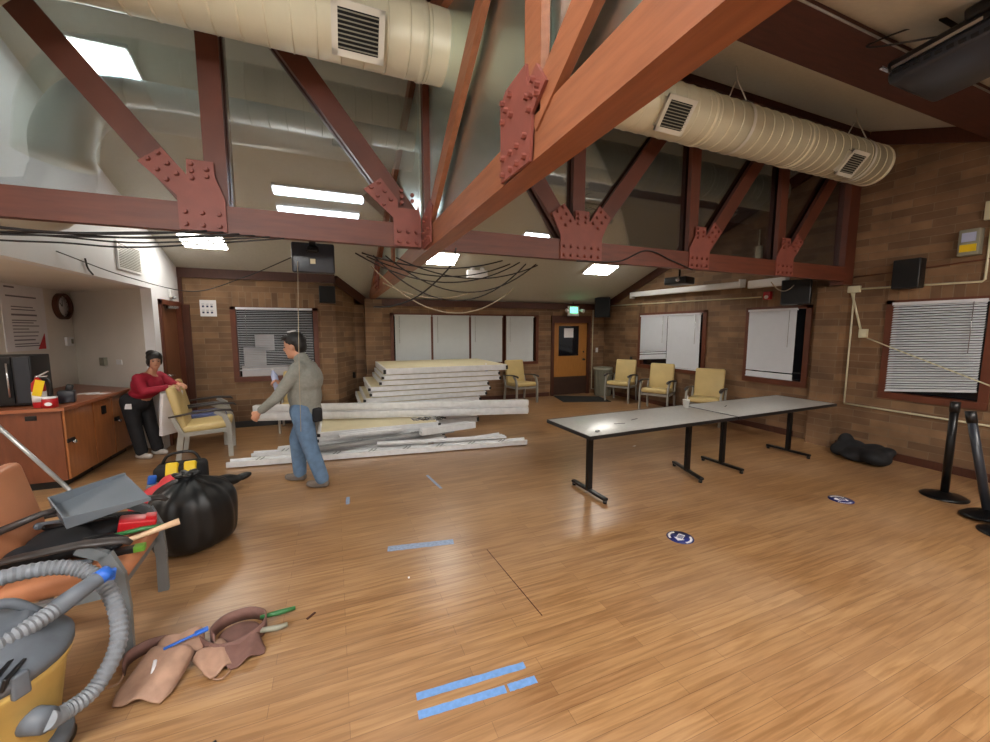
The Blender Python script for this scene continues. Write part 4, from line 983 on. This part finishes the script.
f = MB(); f.lathe([(.175, 0), (.178, .012), (.15, .028), (.06, .045), (.035, .06)], (0, 0, 0), 32); f.v = [tuple(bs+Q@V(v)-d_*.0) for v in f.v]; f.build('post_base', 'blackmetal', t)
f = MB(); f.cyl(bs, top, .032); f.build('post', 'tvg', t); f = MB(); f.cyl(top-d_*.09, top+d_*.012, .037); f.build('belt_head', 'black', t)
for x, y, l in ((5.17, 1.30, 'black round base plate of a queue post at the right edge, upper'), (4.98, 1.08, 'black round base plate of a queue post at the right edge, lowest')):
    stanchion(l.replace('black round base plate of a queue post', 'queue post with round base'), x, y, (.30, -.12), .93)
f = MB(); f.bar((6.02, 1.6, .0), (6.35, 1.5, .75), .05, .07)
tag(f.build('folded_easel_leg', 'alu'), 'pale grey slanting bar at the right picture edge behind the posts', 'bar')
# jacket heap
random.seed(3)
f = MB()
for c_, r in (((6.42, 3.08, .10), (.18, .16, .10)), ((6.50, 3.12, .17), (.10, .09, .13)), ((6.45, 3.0, .16), (.10, .12, .08)), ((6.35, 2.86, .09), (.20, .18, .09)), ((6.30, 2.70, .10), (.18, .16, .10)), ((6.42, 2.68, .15), (.12, .14, .07)), ((6.5, 2.85, .12), (.14, .2, .09)), ((6.25, 2.92, .05), (.12, .12, .05))):
    f.ell(c_, r, (random.uniform(-.3, .3),)*3)
o = f.build('jacket_heap', 'blackcloth', remesh=.02, smooth_it=3); tag(o, 'black jacket lying in a heap on the floor against the right brick wall', 'jacket')
tag(MB().box((6.52, 3.24, .045), (.12, .10, .08), (0, 0, .2), .02).build('brown_pouch', 'leatherd'), 'small brown lump left of the black jacket by the wall', 'pouch')

# ------------------------------------------------------------------ cables
def cab(label, pts, r=.008, m='cable', group='loose cables hanging under the truss'):
    return tag(MB().tube(pts, r, 6).build('hanging_cable', m), label, 'cable', group)
zc = 2.31
LB = 'black cable in the bundle along the left end of the cross truss'
for k in range(6):
    y0 = 3.22+.012*k; z0 = 2.335-.009*k+.012*math.sin(k*2.3)
    cab(LB, bez([(-2.25, y0-.05, z0+.02+.01*k), (-1.9, y0, z0-.03+.012*math.sin(k*2)), (-1.5, y0, z0-.035-.012*math.cos(k)), (-1.1, y0, z0-.02+.015*math.sin(k)), (-.75+.09*k, y0+.02, 2.37)], 6), .006, group='black cables bundled below the left end of the truss')
LC = 'thin dark cable sagging from the truss crossing to the right'
for k, (xa, xb, sg) in enumerate(((.25, 1.55, .10), (.20, 1.75, .22), (.45, 1.95, .30), (.35, 1.85, .38), (.55, 2.0, .16), (.3, 1.7, .15))):
    cab(LC, sag((xa, 3.6+.03*k, 2.36), (xb, 3.62+.03*k, 2.38), sg), .0065, group='dark cables sagging under the truss crossing')
for k, (xa, za, xb, zb, sg) in enumerate(((.35, 2.3, 1.8, 2.15, .34), (.45, 2.15, 1.35, 2.1, .10))):
    cab('beige cable hanging in a wide loop below the truss crossing, '+('longest' if k == 0 else 'shorter'), sag((xa, 3.9, za), (xb, 3.9, zb), sg), .006, 'cablew')
cab('black cable dropping from the long beam and curving down to the left', bez([(.93, 3.1, 2.36), (.90, 3.2, 2.22), (.72, 3.5, 2.02), (.52, 3.7, 1.93), (.35, 3.8, 1.92)], 8), .007)
cab('black cable pinned on the right half of the cross truss, rising to a peak', bez([(2.2, 3.315, 2.37), (2.7, 3.315, 2.40), (3.05, 3.315, 2.53), (3.4, 3.315, 2.45), (3.7, 3.315, 2.37)], 8), .007)
cab('thin cable crossing from the white left wall to the black hanging screen', bez([(XL+.01, 4.9, 2.42), (-2.1, 5.6, 2.30), (-1.5, 5.6, 2.15), (-.8, 4.6, 2.22), (-.16, 3.74, 2.38)], 8), .005)
cab('grey cable looping below the black angled speaker', sag((5.6, 3.7, 2.36), (6.5, 3.9, 2.45), .14), .007, 'cablew')
cab('thin pale cord hanging straight down from the black screen to knee height', [(-.25, 3.74, 2.28), (-.285, 3.85, 1.5), (-.305, 3.9, .80)], .003, 'cablew')
cab('short dark cable hanging on the white wall beside the vent', bez([(XL+.012, 5.35, 2.43), (XL+.012, 5.38, 2.34), (XL+.015, 5.46, 2.28)], 8), .008)

# ------------------------------------------------------------------ near left: tools on the chair
def dustpan(t):
    R = Matrix.Translation(V((-1.30, 2.86, .73))) @ Euler((math.radians(12), math.radians(-10), math.radians(35))).to_matrix().to_4x4()
    f = MB(); fn = lambda x, y, z: tuple(R@V((x, y, z)))
    # floor of the pan: wide lip at +x, narrow at -x
    f.prism([fn(.20, -.19, 0), fn(.20, .19, 0), fn(-.14, .13, 0), fn(-.14, -.13, 0)], R.to_3x3()@V((0, 0, 1)), .006)
    for p, q in (((-.14, -.13), (.20, -.19)), ((-.14, .13), (.20, .19)), ((-.14, -.13), (-.14, .13))):
        h0, h1 = (.07, .02) if q[0] > 0 else (.07, .07)
        a0, b0 = V(fn(p[0], p[1], 0)), V(fn(q[0], q[1], 0)); up = R.to_3x3()@V((0, 0, 1))
        f.prism([a0, b0, b0+up*h1, a0+up*h0], (b0-a0).cross(up), .006)
    f.build('pan_tray', 'pan', t)
    f = MB(); f.tube([fn(-.14, 0, .05), fn(-.19, 0, .06), fn(-.36, 0, .05)], [.018, .016, .02], 10); f.build('pan_handle', 'arm', t)
t = thing('dustpan', 'grey dustpan lying across the armrests of the tan orange chair', 'dustpan', (-1.30, 2.86, .69))
dustpan(t)
t = thing('broom', 'long grey broom handle leaning behind the tan orange chair', 'broom', (-1.45, 3.12, .3))
MB().cyl((-2.35, 3.9, 1.20), (-1.36, 3.12, .50), .013).build('broom_handle', 'alud', t)
MB().box((-1.32, 3.09, .47), (.06, .05, .05), (0, .4, -.6), .01).build('broom_socket', 'black', t)
def blobthing(nm, label, cat, parts, m, vox=.012, sm=2, group=None):
    f = MB()
    for c_, r, rot in parts: f.ell(c_, r, rot)
    return tag(f.build(nm, m, remesh=vox, smooth_it=sm), label, cat, group)
blobthing('black_tool_bag', 'black soft tool bag lying on the seat of the tan orange chair', 'bag',
    [((-1.42, 2.80, .56), (.14, .20, .07), (0, .1, .2)), ((-1.28, 2.95, .56), (.16, .10, .06), (0, 0, .4)), ((-1.40, 2.98, .60), (.12, .07, .06), (0, 0, .2)), ((-1.25, 2.75, .53), (.12, .10, .045), (0, 0, 0)), ((-1.5, 2.66, .56), (.08, .10, .06), (0, 0, 0))], 'blackcloth')
t = thing('tool_roll', 'dark rolled tools with grey handles on the near part of the chair seat', 'tools', (-1.35, 2.66, .49))
for k, (a, b, r, m) in enumerate((((-1.55, 2.72, .55), (-1.18, 2.70, .53), .018, 'black'), ((-1.56, 2.62, .54), (-1.22, 2.60, .515), .016, 'vacg'), ((-1.5, 2.66, .59), (-1.2, 2.78, .57), .014, 'black'), ((-1.56, 2.90, .63), (-1.28, 2.99, .61), .02, 'vacg'), ((-1.5, 2.84, .64), (-1.24, 2.92, .61), .016, 'black'))):
    f = MB(); f.cap(a, b, r, r*.8); f.build('tool_handle', m, t)
f = MB(); f.box((-1.12, 2.88, .575), (.17, .10, .07), (.1, .2, .3), .012); f.box((-1.06, 2.90, .60), (.05, .06, .02), (.1, .2, .3), .004)
tag(f.build('red_tool_case', 'red'), 'red plastic tool part on the seat of the tan orange chair', 'tool')
t = thing('wooden_stick', 'pale wooden hammer handle poking out over the chair seat front', 'handle', (-1.02, 2.76, .52))
MB().tube([(-1.24, 2.70, .525), (-1.08, 2.76, .54), (-.98, 2.79, .56), (-.90, 2.82, .572)], [.012, .014, .017, .02], 12).build('wood_handle', 'wood', t)
t = thing('green_level', 'black and green tool lying on the front of the chair seat', 'tool', (-1.09, 2.70, .49))
MB().box((-1.14, 2.68, .505), (.14, .05, .03), (0, 0, .15), .005).build('tool_body', 'black', t); MB().box((-1.05, 2.695, .505), (.05, .052, .032), (0, 0, .15), .005).build('green_end', 'green', t)
f = MB(); f.tube([(-1.22, 2.80, .55), (-1.08, 2.83, .555), (-.98, 2.855, .545)], [.013]*3, 10)
tag(f.build('speckled_rod', 'greend'), 'dark green and white speckled rod on the chair seat above the wooden handle', 'rod')
tag(MB().box((-1.36, 2.97, .665), (.08, .05, .015), (0, .1, .3), .005).build('blue_tool', 'bluep'), 'small blue plastic tool on the black bag on the chair', 'tool')

# ------------------------------------------------------------------ wet and dry vacuum
t = thing('shop_vacuum', 'dusty yellow and grey wet and dry vacuum at the lower left corner', 'vacuum', (-1.36, 1.98, 0))
vx, vy = -1.30, 1.98
f = MB(); f.lathe([(.19, .08), (.20, .10), (.245, .40), (.262, .42), (.262, .445), (.25, .45)], (vx, vy, 0), 36); f.build('tank', 'vacy', t)
f = MB(); f.lathe([(.20, .03), (.24, .05), (.24, .09), (.2, .11)], (vx, vy, 0), 28); f.build('dolly_base', 'vacg', t)
for a_ in (20, 110, 200, 290):
    a_ = math.radians(a_); f = MB(); f.cyl((vx+.22*math.cos(a_)-.012, vy+.22*math.sin(a_), .032), (vx+.22*math.cos(a_)+.012, vy+.22*math.sin(a_), .032), .032); f.build('caster', 'black', t)
f = MB(); f.lathe([(.27, .45), (.272, .48), (.255, .50), (.21, .53), (.17, .60), (.15, .62)], (vx, vy, 0), 36)
hd = f.build('motor_head', 'vacg', t)
f = MB()
for k in range(7): f.box((vx+.02+.03*k, vy-.17+.004*k, .57-.012*k), (.012, .10, .05), (0, .3, 0), .003)
f.build('head_vents', 'black', hd)
f = MB(); f.tube(bez([(vx-.12, vy-.1, .60), (vx-.06, vy-.05, .67), (vx+.08, vy+.05, .67), (vx+.15, vy+.1, .58)], 6), .018, 10); f.build('carry_handle', 'vacg', hd)
MB().ell((vx+.07, vy-.19, .55), (.02, .012, .02)).build('yellow_switch', 'yellow', hd)
for a_ in (-35, 60):
    a_ = math.radians(a_); f = MB(); f.box((vx+.262*math.cos(a_), vy+.262*math.sin(a_), .46), (.03, .05, .09), (0, 0, a_), .008); f.build('latch', 'vacg', t)
px_, py_ = vx+.20, vy-.10
f = MB(); f.cyl((px_-.03, py_+.015, .27), (px_+.06, py_-.02, .27), .048, .042); f.build('hose_port', 'vacg', t)
def ribbed(pts, r, step=1):
    rs = [r if (i//1) % 2 == 0 else r*.86 for i in range(len(pts))]; f = MB(); f.tube(pts, rs, 18, True, None, False); return f
hp = bez([(px_+.05, py_-.02, .27), (-1.05, 1.93, .22), (-.985, 2.04, .22), (-.945, 2.15, .33), (-.99, 2.25, .47), (-1.09, 2.33, .575), (-1.22, 2.33, .64), (-1.40, 2.25, .66), (-1.55, 2.1, .64), (-1.58, 1.9, .62), (-1.45, 1.72, .60)], 16)
ribbed(hp, .034).build('suction_hose', 'hose', t)
hp = bez([(-1.45, 1.72, .60), (-1.30, 1.74, .60), (-1.20, 1.86, .585), (-1.13, 1.98, .58), (-1.08, 2.08, .59)], 12)
ribbed(hp, .034).build('suction_hose', 'hose', t)
f = MB(); f.tube([(-1.09, 2.06, .588), (-1.045, 2.14, .605), (-1.0, 2.20, .622), (-.995, 2.208, .624)], [.037, .034, .030, .030], 18); f.build('nozzle_cuff', 'vacg', t)
f = MB(); f.tube([(-1.008, 2.19, .619), (-.985, 2.225, .628)], .032, 16); f.box((-.975, 2.22, .615), (.03, .02, .05), (0, .2, .5), .004); f.build('tape_wrap', 'bluep', t)

# ------------------------------------------------------------------ tool belt
t = thing('tool_belt', 'brown leather tool belt with pouches spread on the floor by the chair', 'tool belt', (-.72, 2.32, 0))
def strap(label, pts, h, th=.008, m='leatherd', lean=0):
    P = bez(pts, 8); f = MB(); L = len(P)
    vs = []
    for i, p in enumerate(P):
        tt = (P[min(i+1, L-1)]-P[max(i-1, 0)]); n_ = V((-tt.y, tt.x, 0)).normalized()
        vs += [p-n_*th/2, p+n_*th/2, p+n_*(th/2+lean)+V((0, 0, h)), p+n_*(-th/2+lean)+V((0, 0, h))]
    fs = [(i*4+k, i*4+(k+1) % 4, (i+1)*4+(k+1) % 4, (i+1)*4+k) for i in range(L-1) for k in range(4)]+[(0, 1, 2, 3), ((L-1)*4+3, (L-1)*4+2, (L-1)*4+1, (L-1)*4)]
    f.add(vs, fs, True); return f.build('belt_strap', m, t)
strap('', [(-1.03, 2.36, .004), (-1.04, 2.44, .004), (-.98, 2.50, .004), (-.88, 2.50, .004), (-.76, 2.46, .004)], .07)
strap('', [(-.76, 2.46, .004), (-.68, 2.36, .004), (-.60, 2.31, .004), (-.50, 2.34, .004), (-.43, 2.42, .004), (-.44, 2.52, .004), (-.53, 2.58, .004), (-.64, 2.56, .004), (-.69, 2.47, .004), (-.66, 2.40, .004)], .075)
def pouch(c_, w_, l_, rz, m='leather', th=.05):
    c_ = V(c_); R = Matrix.Rotation(rz, 3, 'Z')
    def fn(u, v):
        x = (u-.5)*w_*(1-.25*(v > .8)*(v-.8)*5*.6); y = -v*l_
        z = th*(.35+.65*math.sin(PI*u)**.5)*(1-.75*v)+.012*math.sin(9*u+3*v)+.012
        return c_+R@V((x, y, z))
    f = MB(); f.grid(fn, 14, 14)
    o = f.build('leather_pouch', m, t, solid=.008); return o
pouch((-.84, 2.36, 0), .23, .24, math.radians(-14), 'leather', .10)
pouch((-.82, 2.45, .03), .20, .11, math.radians(12), 'leather', .07)
pouch((-.67, 2.34, 0), .15, .17, math.radians(35), 'leather', .06)
pouch((-.53, 2.34, 0), .18, .13, math.radians(25), 'leatherd', .05)
f = MB(); f.ell((-.56, 2.47, .012), (.10, .085, .012)); f.build('pouch_lining', 'leatherd', t)
f = MB(); f.tube(bez([(-.63, 2.27, .01), (-.62, 2.18, .008), (-.57, 2.16, .008), (-.53, 2.24, .01)], 6), .004, 6); f.build('belt_lace', 'leather', t)
f = MB(); f.tube(bez([(-1.04, 2.40, .02), (-1.03, 2.32, .01), (-1.07, 2.30, .008)], 6), .005, 6); f.build('belt_lace', 'leather', t)
f = MB(); f.box((-.78, 2.37, .115), (.17, .015, .010), (0, -.1, .30), .004); f.box((-.71, 2.39, .125), (.06, .03, .015), (0, -.1, .30), .005)
tag(f.build('blue_pen_tool', 'bluep'), 'long blue tool stuck in the left pouch of the leather belt', 'tool')
tag(MB().tube([(-.88, 2.30, .088), (-.87, 2.22, .060)], .008, 8).build('nail', 'paper'), 'white pencil on the left pouch of the leather belt', 'pencil')
f = MB(); f.tube([(-.46, 2.50, .05), (-.36, 2.52, .04), (-.28, 2.535, .035)], [.010, .016, .012], 10)
tag(f.build('screwdriver', 'greend'), 'green handled screwdriver poking out right of the leather belt, upper one', 'screwdriver')
f = MB(); f.tube([(-.45, 2.40, .04), (-.36, 2.40, .03), (-.31, 2.41, .03)], [.014, .016, .012], 10)
tag(f.build('screwdriver', 'bin'), 'white handled screwdriver poking out right of the leather belt, lower one', 'screwdriver')
f = MB(); f.tube(bez([(-.62, 1.72, .006), (-.58, 1.77, .012), (-.52, 1.81, .01)], 6), .007, 8)
tag(f.build('black_cord_end', 'cable'), 'black cord end on the floor at the bottom picture edge', 'cord')

# ------------------------------------------------------------------ bin bag and bags behind it
t = thing('trash_bag', 'large full black bin bag knotted at the top, standing on the floor', 'trash bag', (-1.10, 3.72, 0))
f = MB(); n = 96; prof = [(.02, .0), (.20, .005), (.255, .04), (.28, .10), (.29, .18), (.295, .26), (.29, .34), (.275, .40), (.245, .45), (.19, .495), (.12, .53), (.06, .55), (.04, .565), (.05, .59)]
vs = []
for j, (r, z) in enumerate(prof):
    for k in range(n):
        a_ = 2*PI*k/n; q = 1+.035*math.sin(3*a_+1)+.02*math.sin(5*a_+j*.9)+(.03*math.sin(13*a_+.5*math.sin(j))+.02*math.sin(21*a_+j*.3))*(.25+(j/10)**2*.7)
        vs.append((-1.10+r*q*math.cos(a_)*1.02, 3.72+r*q*math.sin(a_), z+.01*math.sin(5*a_)*(j > 7)))
f.add(vs, [(i*n+k, i*n+(k+1) % n, (i+1)*n+(k+1) % n, (i+1)*n+k) for i in range(len(prof)-1) for k in range(n)]+[tuple(range(n))[::-1]], True)
f.build('bag_body', 'bag', t, sub=1)
f = MB()
for k in range(6):
    a_ = k*1.05; f.ell((-1.12+.045*math.cos(a_), 3.72+.045*math.sin(a_), .575), (.055, .03, .02), (0, -.3, a_))
f.build('bag_knot', 'bag', t, remesh=.008, smooth_it=1)
t = thing('tool_bag', 'black tool bag with two yellow pockets on the floor behind the bin bag', 'bag', (-1.66, 5.2, 0))
f = MB(); f.box((-1.60, 5.20, .14), (.46, .26, .26), (0, 0, .1), .06); f.build('bag_body', 'blackcloth', t)
for dx in (-.07, .09): f = MB(); f.box((-1.58+dx, 5.10, .22), (.11, .10, .15), (-.5, 0, .1), .02); f.build('yellow_pocket', 'yellow', t)
f = MB(); f.tube(bez([(-1.78, 5.2, .24), (-1.7, 5.2, .36), (-1.5, 5.22, .37), (-1.42, 5.22, .25)], 6), .015, 8); f.build('bag_handle', 'black', t)
blobthing('red_bag', 'crumpled red cloth bag on the floor left of the bin bag top', 'bag', [((-1.56, 4.50, .14), (.17, .15, .13), (0, 0, .2)), ((-1.46, 4.56, .22), (.14, .11, .12), (0, .3, 0)), ((-1.66, 4.38, .1), (.1, .12, .1), (0, 0, 0))], 'redcloth', .015)
blobthing('grey_plastic_bag', 'small crumpled black plastic bag on the floor behind the bin bag, right', 'bag', [((-1.28, 4.80, .10), (.20, .13, .10), (0, 0, .1)), ((-1.12, 4.92, .10), (.13, .07, .06), (0, .2, .3)), ((-1.0, 5.0, .09), (.10, .05, .04), (0, -.2, .3)), ((-1.38, 4.72, .16), (.10, .10, .10), (0, 0, 0))], 'bag', .015)
tag(MB().box((-1.76, 4.90, .20), (.07, .05, .09), (0, .2, .4), .015).build('blue_spray_cap', 'bluep'), 'small blue and white item at the left of the tool bag', 'item')
f = MB(); f.box((-1.76, 4.9, .08), (.10, .09, .16), (0, 0, .2), .02); tag(f.build('grey_box', 'vacg'), 'small grey box under the blue item left of the tool bag', 'box')

# ------------------------------------------------------------------ people
def person(label, o, fwd):
    t = thing('person', label, 'person', o)
    fx = V((fwd[0], fwd[1], 0)).normalized(); lx = V((-fx.y, fx.x, 0)); O = V(o)
    return t, (lambda f, l, z: O+fx*f+lx*l+V((0, 0, z)))
def hand(mb, wr, d_, palm_n, curl=.5, s=1):
    """palm + five bent fingers; d_ = pointing direction, palm_n = palm normal"""
    d_ = V(d_).normalized(); n_ = V(palm_n); n_ = (n_-d_*n_.dot(d_)).normalized(); sd = d_.cross(n_)
    c = wr+d_*.045*s
    mb.cap(wr, wr+d_*.08*s, .024*s, .028*s); 
    for k, (off, L) in enumerate(((-.03, .068), (-.010, .078), (.010, .074), (.028, .058))):
        p = wr+d_*.085*s+sd*off*s; q = p+(d_*math.cos(curl*.6)+n_*math.sin(curl*.6))*L*.5*s; r = q+(d_*math.cos(curl*1.7)+n_*math.sin(curl*1.7))*L*.55*s
        mb.cap(p-d_*.02*s, q, .0105*s, .010*s, 8); mb.cap(q, r, .010*s, .008*s, 8)
    p = wr+d_*.03*s-sd*.025*s; q = p-sd*.028*s+d_*.03*s+n_*.012; r = q+d_*.032*s+n_*.014*s
    mb.cap(p, q, .013*s, .011*s, 8); mb.cap(q, r, .011*s, .009*s, 8)
def head(P, hc, fd, up, s=1):
    """head shape: skull, jaw, nose, ears; returns MB.  fd face direction, up"""
    fd = V(fd).normalized(); up = V(up); up = (up-fd*up.dot(fd)).normalized(); sd = up.cross(fd)
    Q = lambda a, b, c: hc+fd*a*s+sd*b*s+up*c*s
    Rm = Matrix((fd, sd, up)).transposed().to_euler(); e = (Rm.x, Rm.y, Rm.z)
    mb = MB(); mb.ell(Q(-.01, 0, .03), (.095*s, .076*s, .095*s), e); mb.ell(Q(.02, 0, -.03), (.070*s, .060*s, .085*s), e)
    mb.ell(Q(.055, 0, -.085), (.028*s, .030*s, .022*s), e); mb.ell(Q(.090, 0, -.012), (.016*s, .012*s, .022*s), e); mb.ell(Q(.082, 0, .012), (.010*s, .009*s, .03*s), e)
    for b in (-1, 1): mb.ell(Q(-.005, b*.076, -.008), (.018*s, .008*s, .03*s), e)
    return mb, Q, e
def face_bits(t, Q, e, s=1):
    for b in (-1, 1):
        MB().ell(Q(.078, b*.028, .008), (.008*s, .012*s, .006*s), e, 10, 6).build('eye', 'eye', t)
        MB().ell(Q(.080, b*.029, .028), (.006*s, .018*s, .004*s), e, 10, 6).build('eyebrow', 'hair', t)
    MB().ell(Q(.080, 0, -.048), (.008*s, .022*s, .006*s), e, 10, 6).build('mouth', 'lip', t)

# walking man, facing left
t, P = person('person in grey sweater and blue jeans walking left, holding a bottle', (-.34, 4.76, 0), (-.926, .377))
hc = P(.06, 0, 1.53)
hb, Q, e = head(P, hc, P(1, .1, -.18)-P(0, 0, 0), (0, 0, 1), 1.12)
hb.cap(P(.03, 0, 1.46), P(-.03, 0, 1.34), .055, .062)
hb.cap(P(-.03, 0, 1.25), P(-.02, 0, .9), .12, .12)
for sl, el, wr, hd_, cu in ((1, (.14, .25, 1.02), (.33, .24, .87), (.5, -.05, -.6), .5), (-1, (.05, -.27, 1.04), (.27, -.13, 1.08), (.55, .3, .5), 1.0)):
    hb.cap(P(-.03, sl*.17, 1.28), P(*el), .045, .038); hb.cap(P(*el), P(*wr), .036, .026)
    hand(hb, P(*wr), P(*hd_)-P(0, 0, 0), P(.1, -sl, .1)-P(0, 0, 0) if sl > 0 else P(.3, .9, 0)-P(0, 0, 0), cu)
J = {1: ((-.03, .10, .84), (-.10, .10, .47), (-.22, .10, .10)), -1: ((-.03, -.10, .84), (.13, -.10, .49), (.12, -.10, .10))}
for sl in (1, -1):
    a, b, c = J[sl]; hb.cap(P(*a), P(*b), .07, .05); hb.cap(P(*b), P(*c), .048, .035)
hb.build('body', 'skin', t, remesh=.0075, smooth_it=1)
face_bits(t, Q, e, 1.12)
h = MB(); h.ell(Q(-.025, 0, .055), (.112, .096, .10), e); h.ell(Q(-.055, 0, .005), (.068, .088, .095), e); h.ell(Q(.045, 0, .095), (.06, .07, .035), e)
h.build('hair', 'hair', t, remesh=.008, smooth_it=1)
s_ = MB(); s_.cap(P(-.03, .12, 1.28), P(-.03, -.12, 1.28), .10, .10); s_.ell(P(-.04, 0, 1.18), (.185, .21, .20), (0, 0, 0)); s_.ell(P(-.03, 0, 1.0), (.175, .19, .22)); s_.ell(P(-.03, 0, .85), (.165, .18, .12)); s_.cap(P(-.03, 0, 1.33), P(-.01, 0, 1.40), .095, .078)
s_.cap(P(-.03, .17, 1.28), P(.14, .25, 1.02), .072, .056); s_.cap(P(.14, .25, 1.02), P(.31, .24, .885), .055, .043)
s_.cap(P(-.03, -.17, 1.28), P(.05, -.27, 1.04), .072, .056); s_.cap(P(.05, -.27, 1.04), P(.25, -.14, 1.075), .055, .043)
s_.build('sweater', 'sweat', t, remesh=.012, smooth_it=2)
j_ = MB(); j_.ell(P(-.03, 0, .82), (.14, .165, .13))
for sl in (1, -1):
    a, b, c = J[sl]; j_.cap(P(*a), P(*b), .118, .086); j_.cap(P(*b), P(*c), .084, .072)
j_.build('jeans', 'jean', t, remesh=.012, smooth_it=2)
for sl, (x, z) in ((1, (-.20, 0)), (-1, (.14, 0))):
    f = MB(); f.cap(P(x-.05, sl*.10, .045), P(x+.12, sl*.10, .038), .045, .036); f.ell(P(x+.04, sl*.10, .015), (.11, .045, .015), (0, 0, math.atan2(.377, -.926))); f.cap(P(x-.03, sl*.1, .09), P(x-.02, sl*.1, .05), .045, .045)
    f.build('shoe', 'shoe', t, remesh=.009, smooth_it=1)
f = MB(); f.box(P(-.17, .06, .80), (.10, .12, .15), (0, 0, .4), .02); f.build('belt_pouch', 'blackcloth', t)
f = MB(); f.ell(Q(-.01, 0, .147), (.05, .03, .012), e); f.build('headwear_clip', 'paper', t)
tb_ = thing('water_bottle', 'pale clear bottle held in the walking man\'s raised hand', 'bottle', tuple(P(.34, -.10, 1.04)))
q = P(.34, -.10, 1.13); f = MB(); f.tube([q+V((.02, 0, -.09)), q+V((.015, 0, -.07)), q+V((-.01, 0, .08)), q+V((-.02, 0, .12)), q+V((-.022, 0, .135))], [.03, .034, .034, .014, .014], 14); f.build('bottle_body', 'bottle', tb_)
f = MB(); f.tube([q+V((-.022, 0, .135)), q+V((-.025, 0, .155))], .015, 12); f.build('bottle_cap', 'paper', tb_)

# woman leaning on the yellow chair
OW = (-2.30, 6.60, 0)
t, P = person('person in crimson sweater and black trousers leaning on the yellow chair back', OW, (.926, -.377))
hc = P(.12, -.03, 1.30)
fd = V((.45, -.85, -.12))
hb, Q, e = head(P, hc, fd, (0, 0, 1), .95)
hb.cap(P(.10, 0, 1.25), P(.03, 0, 1.13), .045, .055); hb.cap(P(.0, 0, 1.05), P(-.16, 0, .78), .11, .12)
AR = (((.0, -.16, 1.08), (.12, -.22, .92), (.34, -.10, .965)), ((.0, .16, 1.08), (.18, .20, .94), (.35, .04, .985)))
for k, (a, b, c) in enumerate(AR):
    hb.cap(P(*a), P(*b), .04, .034); hb.cap(P(*b), P(*c), .032, .024); hand(hb, P(*c), P(.7, .15 if k == 0 else -.15, -.1)-P(0, 0, 0), (0, 0, -1), .6, .92)
LG = (((-.20, -.10, .78), (-.16, -.10, .43), (-.10, -.10, .10)), ((-.20, .10, .78), (-.12, .09, .43), (-.04, .08, .10)))
for a, b, c in LG: hb.cap(P(*a), P(*b), .07, .05); hb.cap(P(*b), P(*c), .048, .035)
hb.build('body', 'skin', t, remesh=.0075, smooth_it=1)
face_bits(t, Q, e, .95)
h = MB(); h.ell(Q(-.018, 0, .052), (.096, .086, .082), e); h.ell(Q(-.055, 0, -.02), (.055, .082, .09), e); h.ell(Q(-.06, -.02, .10), (.05, .06, .045), e); h.ell(Q(-.10, .0, .05), (.045, .05, .045), e)
for b in (-1, 1): h.ell(Q(.0, b*.066, .01), (.05, .018, .065), e)
h.build('hair', 'hair', t, remesh=.008, smooth_it=1)
s_ = MB(); s_.cap(P(.01, .11, 1.06), P(.01, -.11, 1.06), .085, .085); s_.ell(P(-.03, 0, .98), (.17, .20, .17), (0, 0, 0)); s_.ell(P(-.10, 0, .87), (.15, .165, .09))
for a, b, c in AR: s_.cap(P(*a), P(*b), .068, .055); s_.cap(P(*b), P(*c).lerp(P(*b), .12), .052, .04)
s_.build('sweater', 'maroon', t, remesh=.011, smooth_it=2)
j_ = MB(); j_.ell(P(-.20, 0, .74), (.17, .185, .13)); j_.ell(P(-.15, 0, .83), (.13, .15, .06))
for a, b, c in LG: j_.cap(P(*a), P(*b), .105, .08); j_.cap(P(*b), P(*c), .078, .07)
j_.build('trousers', 'blackcloth', t, remesh=.012, smooth_it=2)
for a, b, c in LG:
    f = MB(); f.cap(P(c[0]-.04, c[1], .042), P(c[0]+.12, c[1]-.02, .036), .042, .034); f.ell(P(c[0]+.03, c[1], .016), (.10, .045, .016), (0, 0, -.38)); f.cap(P(c[0], c[1], .1), P(c[0], c[1], .05), .045, .045)
    f.build('shoe', 'shoe2', t, remesh=.009, smooth_it=1)
f = MB(); f.box(P(-.14, -.19, .72), (.09, .012, .07), (0, 0, -.38), .004); f.build('white_label', 'paper', t)
f = MB(); f.box((-2.06, 6.50, .60), (.05, .30, .58), (0, .12, math.radians(-30)), .012)
tag(f.build('white_board', 'paper'), 'white flat board standing between the woman and the yellow chair back', 'board')

#INSERT2_END
#CAMERA
cam = bpy.data.cameras.new('camera'); co = bpy.data.objects.new('camera', cam); COL.objects.link(co)
yaw, pitch, fpx = .38636, .10555, 396.1
co.location = (0, 0, 1.72); co.rotation_euler = (PI/2-pitch, 0, -yaw)
cam.sensor_fit = 'HORIZONTAL'; cam.sensor_width = 36; cam.lens = fpx/990*36; cam.clip_start = .05
SC.camera = co
w = bpy.data.worlds.new('night'); SC.world = w; w.use_nodes = True
w.node_tree.nodes['Background'].inputs[0].default_value = (.5, .55, .7, 1); w.node_tree.nodes['Background'].inputs[1].default_value = .02
SC.view_settings.view_transform = 'Standard'; SC.view_settings.look = 'None'; SC.view_settings.gamma = 1; SC.view_settings.exposure = 1.15
for o in list(bpy.data.objects):
    if '_w' in o: del o['_w']
